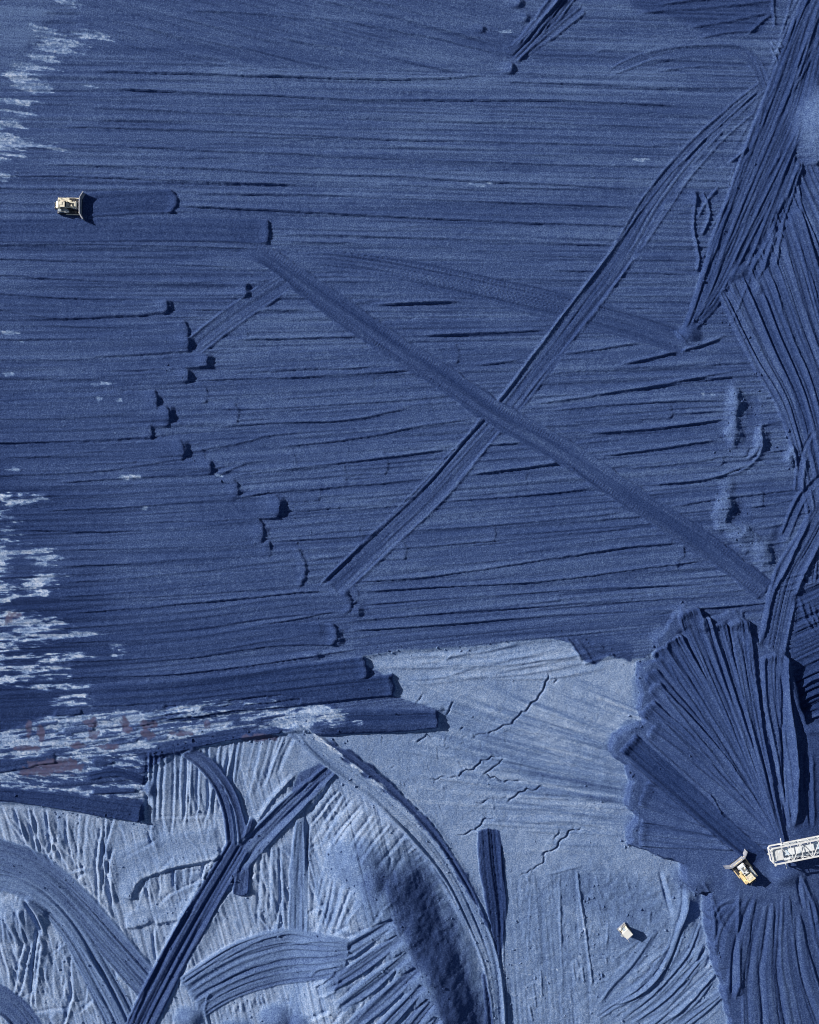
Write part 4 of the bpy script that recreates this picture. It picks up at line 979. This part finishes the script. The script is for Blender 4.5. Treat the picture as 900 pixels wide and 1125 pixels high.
def part(name, fn, mat, parent=None, label=None, bevel=0.0):
    bm = bmesh.new(); fn(bm)
    if bevel: bmesh.ops.bevel(bm, geom=list(bm.edges), offset=bevel, segments=2, affect='EDGES')
    bmesh.ops.recalc_face_normals(bm, faces=list(bm.faces))
    m = bpy.data.meshes.new(name); bm.to_mesh(m); bm.free(); m.materials.append(mat)
    o = bpy.data.objects.new(name, m); COL.objects.link(o); o.parent = parent
    if label: o['label'] = label
    return o

def thing(name, loc, rz, label, cat, group=None):
    o = bpy.data.objects.new(name, None); COL.objects.link(o)
    o.location = loc; o.rotation_euler = (0, 0, rz); o.empty_display_size = 1
    o['label'] = label; o['category'] = cat
    if group: o['group'] = group
    return o

def make_dozer(loc, rz, label, group, body, tank, hood_m, blade_lift=0.0):
    t = thing('bulldozer', loc, rz, label, 'bulldozer', group)
    # crawler tracks: belt loop with grouser bars, frame, sprocket, idler
    for sy in (1, -1):
        yc = 1.70 * sy
        def belt(bm, yc=yc):
            loop = []
            for k in range(9): a = math.pi / 2 - k * math.pi / 8; loop.append((2.05 + .62 * math.cos(a), .66 + .62 * math.sin(a)))
            for k in range(9): a = -math.pi / 2 - k * math.pi / 8; loop.append((-2.15 + .62 * math.cos(a), .66 + .62 * math.sin(a)))
            inner = [(x * .93, .66 + (z - .66) * .84) for x, z in loop]
            n = len(loop); y0, y1 = yc - .36, yc + .36
            ring = [[bm.verts.new((x, y, z)) for x, z in q] for q, y in ((loop, y0), (loop, y1), (inner, y1), (inner, y0))]
            for r in range(4):
                for i in range(n): bm.faces.new((ring[r][i], ring[r][(i + 1) % n], ring[(r + 1) % 4][(i + 1) % n], ring[(r + 1) % 4][i]))
            for k in range(24):
                x = -2.2 + 4.3 * k / 23
                bm_box(bm, (x, yc, 1.31), (.07, .74, .09)); bm_box(bm, (x, yc, .0), (.07, .74, .06))
        tr = part('track', belt, track_m, t)
        part('track_frame', lambda bm: bm_box(bm, (0, yc, .62), (3.9, .40, .5), .06), dark, tr)
        part('sprocket', lambda bm: bm_rod(bm, (-2.1, yc - .3, .70), (-2.1, yc + .3, .70), .50, 16), dark, tr)
        part('idler', lambda bm: bm_rod(bm, (2.0, yc - .3, .66), (2.0, yc + .3, .66), .48, 16), dark, tr)
        part('fender', lambda bm: (bm_box(bm, (-.75, 1.52 * sy, 1.62), (3.0, .95, .10), .03), bm_box(bm, (-1.75, 1.5 * sy, 1.92), (.95, .78, .5), .07)), body if sy > 0 else grey, t)  # fender on the side away from the sun greyed as painted shade
        part('push_arm', lambda bm: (bm_bar(bm, (-.4, 2.22 * sy, .72), (3.55, 2.22 * sy, .62), .22, .34),), body, t)
        part('lift_cylinder', lambda bm: (bm_rod(bm, (2.0, .98 * sy, 2.15), (2.9, .92 * sy, 1.6), .14), bm_rod(bm, (2.9, .92 * sy, 1.6), (3.5, .85 * sy, 1.25), .07)), steel, t)
        part('handrail', lambda bm: (bm_rod(bm, (-.2, 1.9 * sy, 1.66), (-.2, 1.9 * sy, 2.5), .03, 6), bm_rod(bm, (-2.0, 1.9 * sy, 2.15), (-2.0, 1.9 * sy, 2.6), .03, 6), bm_rod(bm, (-2.0, 1.9 * sy, 2.6), (-.2, 1.9 * sy, 2.5), .03, 6)), body, t)
    part('main_frame', lambda bm: bm_box(bm, (-.2, 0, 1.05), (5.2, 2.2, .9), .1), dark, t)
    hood = part('hood', lambda bm: bm_prism(bm, [(.15, 1.5), (2.95, 1.35), (3.02, 2.10), (2.75, 2.38), (.15, 2.62)], -.78, .78), hood_m, t, bevel=.06)
    part('grille', lambda bm: [bm_box(bm, (3.03, 0, 1.5 + .11 * k), (.06, 1.3, .05)) for k in range(6)], dark, hood)
    part('engine_vent', lambda bm: [bm_box(bm, (1.0 + .16 * k, 0, 2.575 - .0135 * k * 1.0 - .05), (.07, .8, .12)) for k in range(8)], dark, hood)
    for sy in (1, -1):
        part('exhaust_stack', lambda bm: (bm_rod(bm, (.75, .52 * sy, 2.4), (.75, .52 * sy, 3.25), .10, 10), bm_rod(bm, (.75, .52 * sy, 2.4), (.75, .52 * sy, 2.85), .15, 10)), dark, hood)
        part('side_tank', lambda bm: bm_box(bm, (.95, 1.12 * sy, 1.72), (.9, .6, .42), .08), body if sy > 0 else dark, t)  # tank away from the sun given dark material to stand for shade
        part('headlight', lambda bm: bm_box(bm, (2.70, .9 * sy, 2.28), (.16, .22, .18), .03), cream, hood)
    part('air_cleaner', lambda bm: (bm_rod(bm, (1.75, -.35, 2.42), (1.75, -.35, 2.85), .16, 12), bm_rod(bm, (1.75, -.35, 2.85), (1.75, -.35, 2.95), .22, 12)), cream, hood)
    cab = part('cab', lambda bm: (bm_prism(bm, [(-1.55, 1.55), (.1, 1.55), (.1, 2.55), (-.1, 3.35), (-1.4, 3.35), (-1.55, 2.4)], -.88, .88)), body, t, bevel=.05)
    part('roof', lambda bm: (bm_box(bm, (-.78, 0, 3.45), (1.75, 2.0, .16), .06), bm_box(bm, (-1.0, 0, 3.57), (.8, .9, .16), .05)), cream, cab)
    for sy in (1, -1):
        part('side_window', lambda bm: bm_prism(bm, [(-1.35, 2.42), (-.05, 2.5), (-.2, 3.22), (-1.3, 3.22)], .885 * sy - .02, .885 * sy + .02), glass_m, cab)
        part('rollover_post', lambda bm: (bm_bar(bm, (-1.66, 1.0 * sy, 1.7), (-1.60, 1.0 * sy, 3.5), .2, .2)), body, cab)
    part('windscreen', lambda bm: bm_bar(bm, (.125, 0, 2.58), (-.06, 0, 3.3), 1.5, .03, Vector((1, 0, .2))), glass_m, cab)
    part('rear_window', lambda bm: bm_bar(bm, (-1.57, 0, 2.45), (-1.44, 0, 3.25), 1.4, .03, Vector((-1, 0, .2))), glass_m, cab)
    part('rollover_bar', lambda bm: bm_box(bm, (-1.6, 0, 3.58), (.28, 2.2, .18), .05), body, cab)
    part('beacon', lambda bm: bm_rod(bm, (-.3, .6, 3.5), (-.3, .6, 3.72), .09, 8), red, cab)
    part('fuel_tank', lambda bm: bm_prism(bm, [(-2.75, 1.2), (-1.72, 1.2), (-1.72, 2.35), (-2.1, 2.45), (-2.6, 2.3), (-2.75, 1.9)], -.95, .95), tank, t, bevel=.08)
    # ripper
    rp = part('ripper', lambda bm: (bm_bar(bm, (-2.7, .55, 1.2), (-3.1, .55, 1.05), .22, .26), bm_bar(bm, (-2.7, -.55, 1.2), (-3.1, -.55, 1.05), .22, .26), bm_box(bm, (-3.15, 0, 1.05), (.42, 2.0, .46), .06)), dark, t)
    for sy in (-.7, .7): part('shank', lambda bm: bm_prism(bm, [(-3.3, 1.7), (-3.05, 1.7), (-3.05, .55), (-2.85, .12), (-3.0, .12), (-3.3, .5)], sy - .07, sy + .07), steel, rp)
    for sy in (.3, -.3): part('ripper_cylinder', lambda bm: bm_rod(bm, (-2.75, sy, 2.0), (-3.1, sy, 1.32), .10, 10), cream, rp)
    # U-blade: curved section swept along a centre piece and two wings
    def blade(bm):
        path = [(4.55, -3.72), (4.15, -3.15), (3.62, -2.2), (3.55, -.8), (3.55, .8), (3.62, 2.2), (4.15, 3.15), (4.55, 3.72)]
        rows = []
        for (x, y) in path:
            front = []; back = []
            for k in range(8):
                z = .06 + 2.15 * k / 7
                cx = .36 * ((k / 7 - .5) ** 2) * 4 - .18
                top = .12 if k == 7 else 0
                front.append((x + cx, y, z + blade_lift)); back.append((x + cx - .14 - top, y, z + blade_lift))
            rows.append([bm.verts.new(v) for v in front + back[::-1]])
        n = len(rows[0])
        for a, b in zip(rows[:-1], rows[1:]):
            for i in range(n): bm.faces.new((a[i], a[(i + 1) % n], b[(i + 1) % n], b[i]))
        bm.faces.new(rows[0]); bm.faces.new(rows[-1][::-1])
    bl = part('blade', blade, steel, t)
    part('blade_brace', lambda bm: [bm_bar(bm, (3.34, y, .4 + blade_lift), (3.34, y, 1.9 + blade_lift), .16, .12, Vector((1, 0, 0))) for y in (-1.9, -1.1, -.4, .4, 1.1, 1.9)] + [bm_bar(bm, (3.30, -2.1, 1.15 + blade_lift), (3.30, 2.1, 1.15 + blade_lift), .22, .3)], body, bl)
    part('cutting_edge', lambda bm: [bm_bar(bm, a, b, .06, .26) for a, b in (((3.76, -2.2, .1 + blade_lift), (3.72, 0, .1 + blade_lift)), ((3.72, 0, .1 + blade_lift), (3.76, 2.2, .1 + blade_lift)))], dark, bl)
    return t

grp = 'bulldozers working the coal pile'
make_dozer(at(75.5, 227.5), math.radians(-1), 'cream bulldozer facing right, alone on the dark upper left of the coal', grp, cream, cream, cream)
p2 = at(817.8, 956.8)
make_dozer(p2, math.radians(128), 'yellow bulldozer pushing coal up-left just below the tip of the white boom', grp, yellow, dark, sheet)

# ------------------------------------------------------------------ stacker boom
TIP_Z = ground_z(860, 945) + 4.3
def at_z(px, py, z):
    f = (CAM_H - z) / CAM_H
    return Vector(((px - 450) * S * f, (562.5 - py) * S * f, z))
b0 = at_z(847, 940, TIP_Z + 1.2); b1 = at_z(900, 929.8, TIP_Z + 1.8)
ang = math.atan2(b1.y - b0.y, b1.x - b0.x)
boom = thing('stacker_boom', (b0.x, b0.y, TIP_Z), ang, 'white lattice conveyor boom reaching in from the right edge above the coal', 'conveyor boom')
LB, HW, HT = 48.0, 2.12, 2.3
BAY = 2.6
NB = int(LB / BAY)
rise = lambda x: 0.035 * x
for sy in (1, -1):
    part('bottom_chord', lambda bm: bm_bar(bm, (0.5, HW * sy, 0), (LB, HW * sy, rise(LB)), .30, .30), white, boom)
    part('top_chord', lambda bm: bm_bar(bm, (.6, HW * sy, HT), (LB, HW * sy, HT + rise(LB)), .34, .30), white, boom)
    part('end_corner', lambda bm: bm_bar(bm, (.6, HW * sy, HT), (0.0, (HW - .5) * sy, HT), .34, .3), white, boom)
    part('end_corner', lambda bm: bm_bar(bm, (.5, HW * sy, 0), (0.0, (HW - .5) * sy, 0), .30, .3), white, boom)
part('end_beam', lambda bm: (bm_bar(bm, (0, -HW + .4, HT), (0, HW - .4, HT), .34, .3), bm_bar(bm, (0, -HW + .4, 0), (0, HW - .4, 0), .30, .3), bm_bar(bm, (0, -HW + .5, 0), (0, -HW + .5, HT), .22), bm_bar(bm, (0, HW - .5, 0), (0, HW - .5, HT), .22)), white, boom)
def unit_bar(name):
    bm = bmesh.new(); bmesh.ops.create_cube(bm, size=1); m = bpy.data.meshes.new(name); bm.to_mesh(m); bm.free(); m.materials.append(white); return m
UB = unit_bar('truss_bar')
def member(name, a, b, w):
    a, b = Vector(a), Vector(b); d = b - a
    o = bpy.data.objects.new(name, UB); COL.objects.link(o); o.parent = boom
    o.location = (a + b) / 2; o.rotation_mode = 'QUATERNION'; o.rotation_quaternion = d.to_track_quat('X', 'Z'); o.scale = (d.length, w, w)
for k in range(2, NB + 1):
    x = k * BAY; z = HT + rise(x)
    member('cross_brace', (x, -HW, z + .02), (x, HW, z + .02), .16)
    member('floor_beam', (x, -HW, rise(x)), (x, HW, rise(x)), .18)
    for sy in (1, -1): member('post', (x, HW * sy, rise(x)), (x, HW * sy, z), .15)
for k in range(1, NB):
    x, x2 = k * BAY, (k + 1) * BAY; z, z2 = HT + rise(x) + .05, HT + rise(x2) + .05
    s_ = 1 if k % 2 else -1
    member('top_diagonal', (x, HW * s_, z), (x2, -HW * s_, z2), .15)
    for sy in (1, -1): member('side_diagonal', (x, HW * sy, rise(x) if k % 2 else z), (x2, HW * sy, z2 if k % 2 else rise(x2)), .13)
# belt, idlers, pulley, covers, walkway
bx0, bx1 = 1.2, LB
part('conveyor_belt', lambda bm: (bm_bar(bm, (bx0, .25, .95 + rise(bx0)), (bx1, .25, .95 + rise(bx1)), 1.1, .05), ), belt_m, boom)
for sy in (1, -1):
    part('belt_edge', lambda bm: bm_bar(bm, (bx0, .25 + .75 * sy, 1.09 + rise(bx0)), (bx1, .25 + .75 * sy, 1.09 + rise(bx1)), .46, .05, Vector((0, -.55 * sy, .83))), belt_m, boom)
part('head_pulley', lambda bm: bm_rod(bm, (1.1, -.75, .78), (1.1, 1.25, .78), .42, 18), dark, boom)
hoodp = part('head_cover', lambda bm: (bm_box(bm, (1.75, .1, 1.75), (2.6, 3.1, .12), .04), bm_box(bm, (.55, .1, 1.3), (.10, 3.0, .85)), bm_box(bm, (1.75, -1.4, 1.3), (2.6, .08, .85)), bm_box(bm, (1.75, 1.6, 1.3), (2.6, .08, .85))), white, boom)
part('inspection_hatch', lambda bm: (bm_box(bm, (1.1, -.5, 1.84), (.7, .7, .07), .02), bm_box(bm, (2.3, .7, 1.84), (.6, .6, .07), .02)), sheet, hoodp)
part('discharge_chute', lambda bm: bm_prism(bm, [(.65, .5), (2.0, .5), (1.75, -1.1), (.95, -1.1)], -.7, 1.2), sheet, boom)
part('drive_motor', lambda bm: (bm_rod(bm, (3.6, -1.6, 1.55), (4.6, -1.6, 1.58), .32, 14), bm_box(bm, (3.35, -1.45, 1.55), (.5, .6, .6), .06)), sheet, boom)
for k in range(5):
    x = 4.6 + k * 8.4
    part('belt_cover', lambda bm: bm_prism(bm, [(x, 1.30 + rise(x)), (x + 6.8, 1.30 + rise(x + 6.8)), (x + 6.8, 1.42 + rise(x + 6.8)), (x, 1.42 + rise(x))], -.75, 1.25), sheet, boom)
part('walkway', lambda bm: bm_bar(bm, (2.8, -1.52, .35 + rise(2.8)), (LB, -1.52, .35 + rise(LB)), .9, .06), grey, boom)
part('walkway', lambda bm: bm_bar(bm, (3.2, 1.72, .30 + rise(2.8)), (LB, 1.72, .30 + rise(LB)), .55, .06), grey, boom)
part('cross_pole', lambda bm: (bm_rod(bm, (3.6, -4.4, .5), (3.6, 3.7, .5), .10, 8)), white, boom)
part('tip_lamp', lambda bm: (bm_rod(bm, (0, .9, HT), (-.75, 1.0, HT + .05), .08, 8), bm_box(bm, (-.85, 1.0, HT + .02), (.35, .45, .3), .05)), white, boom)
part('tip_lamp', lambda bm: (bm_box(bm, (.35, -HW - .15, HT + .12), (.5, .45, .3), .05)), white, boom)
# support frame far to the right, standing on the ground
zb = -TIP_Z + 0.0
for sx in (LB - 6, LB - 1):
    for sy in (1, -1):
        gz = zb - .3
        part('support_leg', lambda bm: bm_bar(bm, (sx, HW * sy, rise(sx)), (sx + (2 if sx > LB - 3 else -2), (HW + 2.2) * sy, gz), .45, .45, Vector((1, 0, 0))), white, boom)
part('counterweight', lambda bm: bm_box(bm, (LB + 1.0, 0, rise(LB) + .9), (2.0, 4.8, 2.6), .08), sheet, boom)

# ------------------------------------------------------------------ small cabin
pc = at(686.3, 1021.2)
cab = thing('site_cabin', pc, math.radians(-48), 'small white-roofed cabin on a pale skid deck, alone on the dry lower bench', 'cabin')
cab.scale = (1, 1, 1.22)
part('skid', lambda bm: (bm_bar(bm, (-1.6, -1.05, .12), (1.5, -1.05, .12), .24, .26), bm_bar(bm, (-1.6, 1.05, .12), (1.5, 1.05, .12), .24, .26)), steel, cab)
part('deck', lambda bm: bm_box(bm, (-.1, 0, .33), (2.9, 2.6, .14), .03), track_m, cab)
part('deck_frame', lambda bm: (bm_bar(bm, (-1.6, -1.38, .36), (-1.6, 1.38, .36), .2, .24), bm_bar(bm, (-1.7, -1.38, .36), (1.45, -1.38, .36), .2, .24)), steel, cab)
body = part('wall', lambda bm: bm_box(bm, (.15, .1, 1.35), (1.95, 1.95, 1.95), .04), cream, cab)
rf = part('roof', lambda bm: bm_box(bm, (.15, .1, 2.40), (2.2, 2.15, .14), .04), roof_m, cab)
part('roof_seam', lambda bm: [bm_box(bm, (-.7 + .42 * k, .1, 2.485), (.05, 2.1, .04)) for k in range(5)], roof_m, rf)
part('door', lambda bm: (bm_box(bm, (-.84, .1, 1.25), (.06, .8, 1.7), .02)), grey, cab)
part('window', lambda bm: bm_box(bm, (.15, -.89, 1.6), (1.0, .05, .6)), glass_m, body)
part('window', lambda bm: bm_box(bm, (1.14, .1, 1.6), (.05, 1.0, .6)), glass_m, body)
part('generator', lambda bm: (bm_box(bm, (-1.22, -.7, .72), (.5, .7, .62), .06)), sheet, cab)
part('exhaust_pipe', lambda bm: bm_rod(bm, (-1.2, -.5, 1.0), (-1.2, -.5, 1.6), .06, 8), dark, cab)
part('railing', lambda bm: [bm_rod(bm, (-1.58, y, .4), (-1.58, y, 1.35), .035, 6) for y in (-1.2, 0, 1.2)] + [bm_rod(bm, (-1.58, -1.2, 1.35), (-1.58, 1.2, 1.35), .035, 6), bm_rod(bm, (-1.58, -1.2, .9), (-1.58, 1.2, .9), .03, 6)], roof_m, cab)
part('step', lambda bm: [bm_box(bm, (.7, -1.55 - .25 * k, .24 - .09 * k), (.7, .25, .05)) for k in range(2)], grey, cab)
part('tow_bar', lambda bm: (bm_bar(bm, (1.4, .5, .25), (2.9, 0, .3), .14, .12), bm_bar(bm, (1.4, -.5, .25), (2.9, 0, .3), .14, .12)), steel, cab)
part('antenna', lambda bm: (bm_rod(bm, (1.0, -.7, 2.4), (1.0, -.7, 4.2), .05, 6), bm_box(bm, (1.0, -.7, 4.2), (.35, .12, .25), .03)), steel, cab)
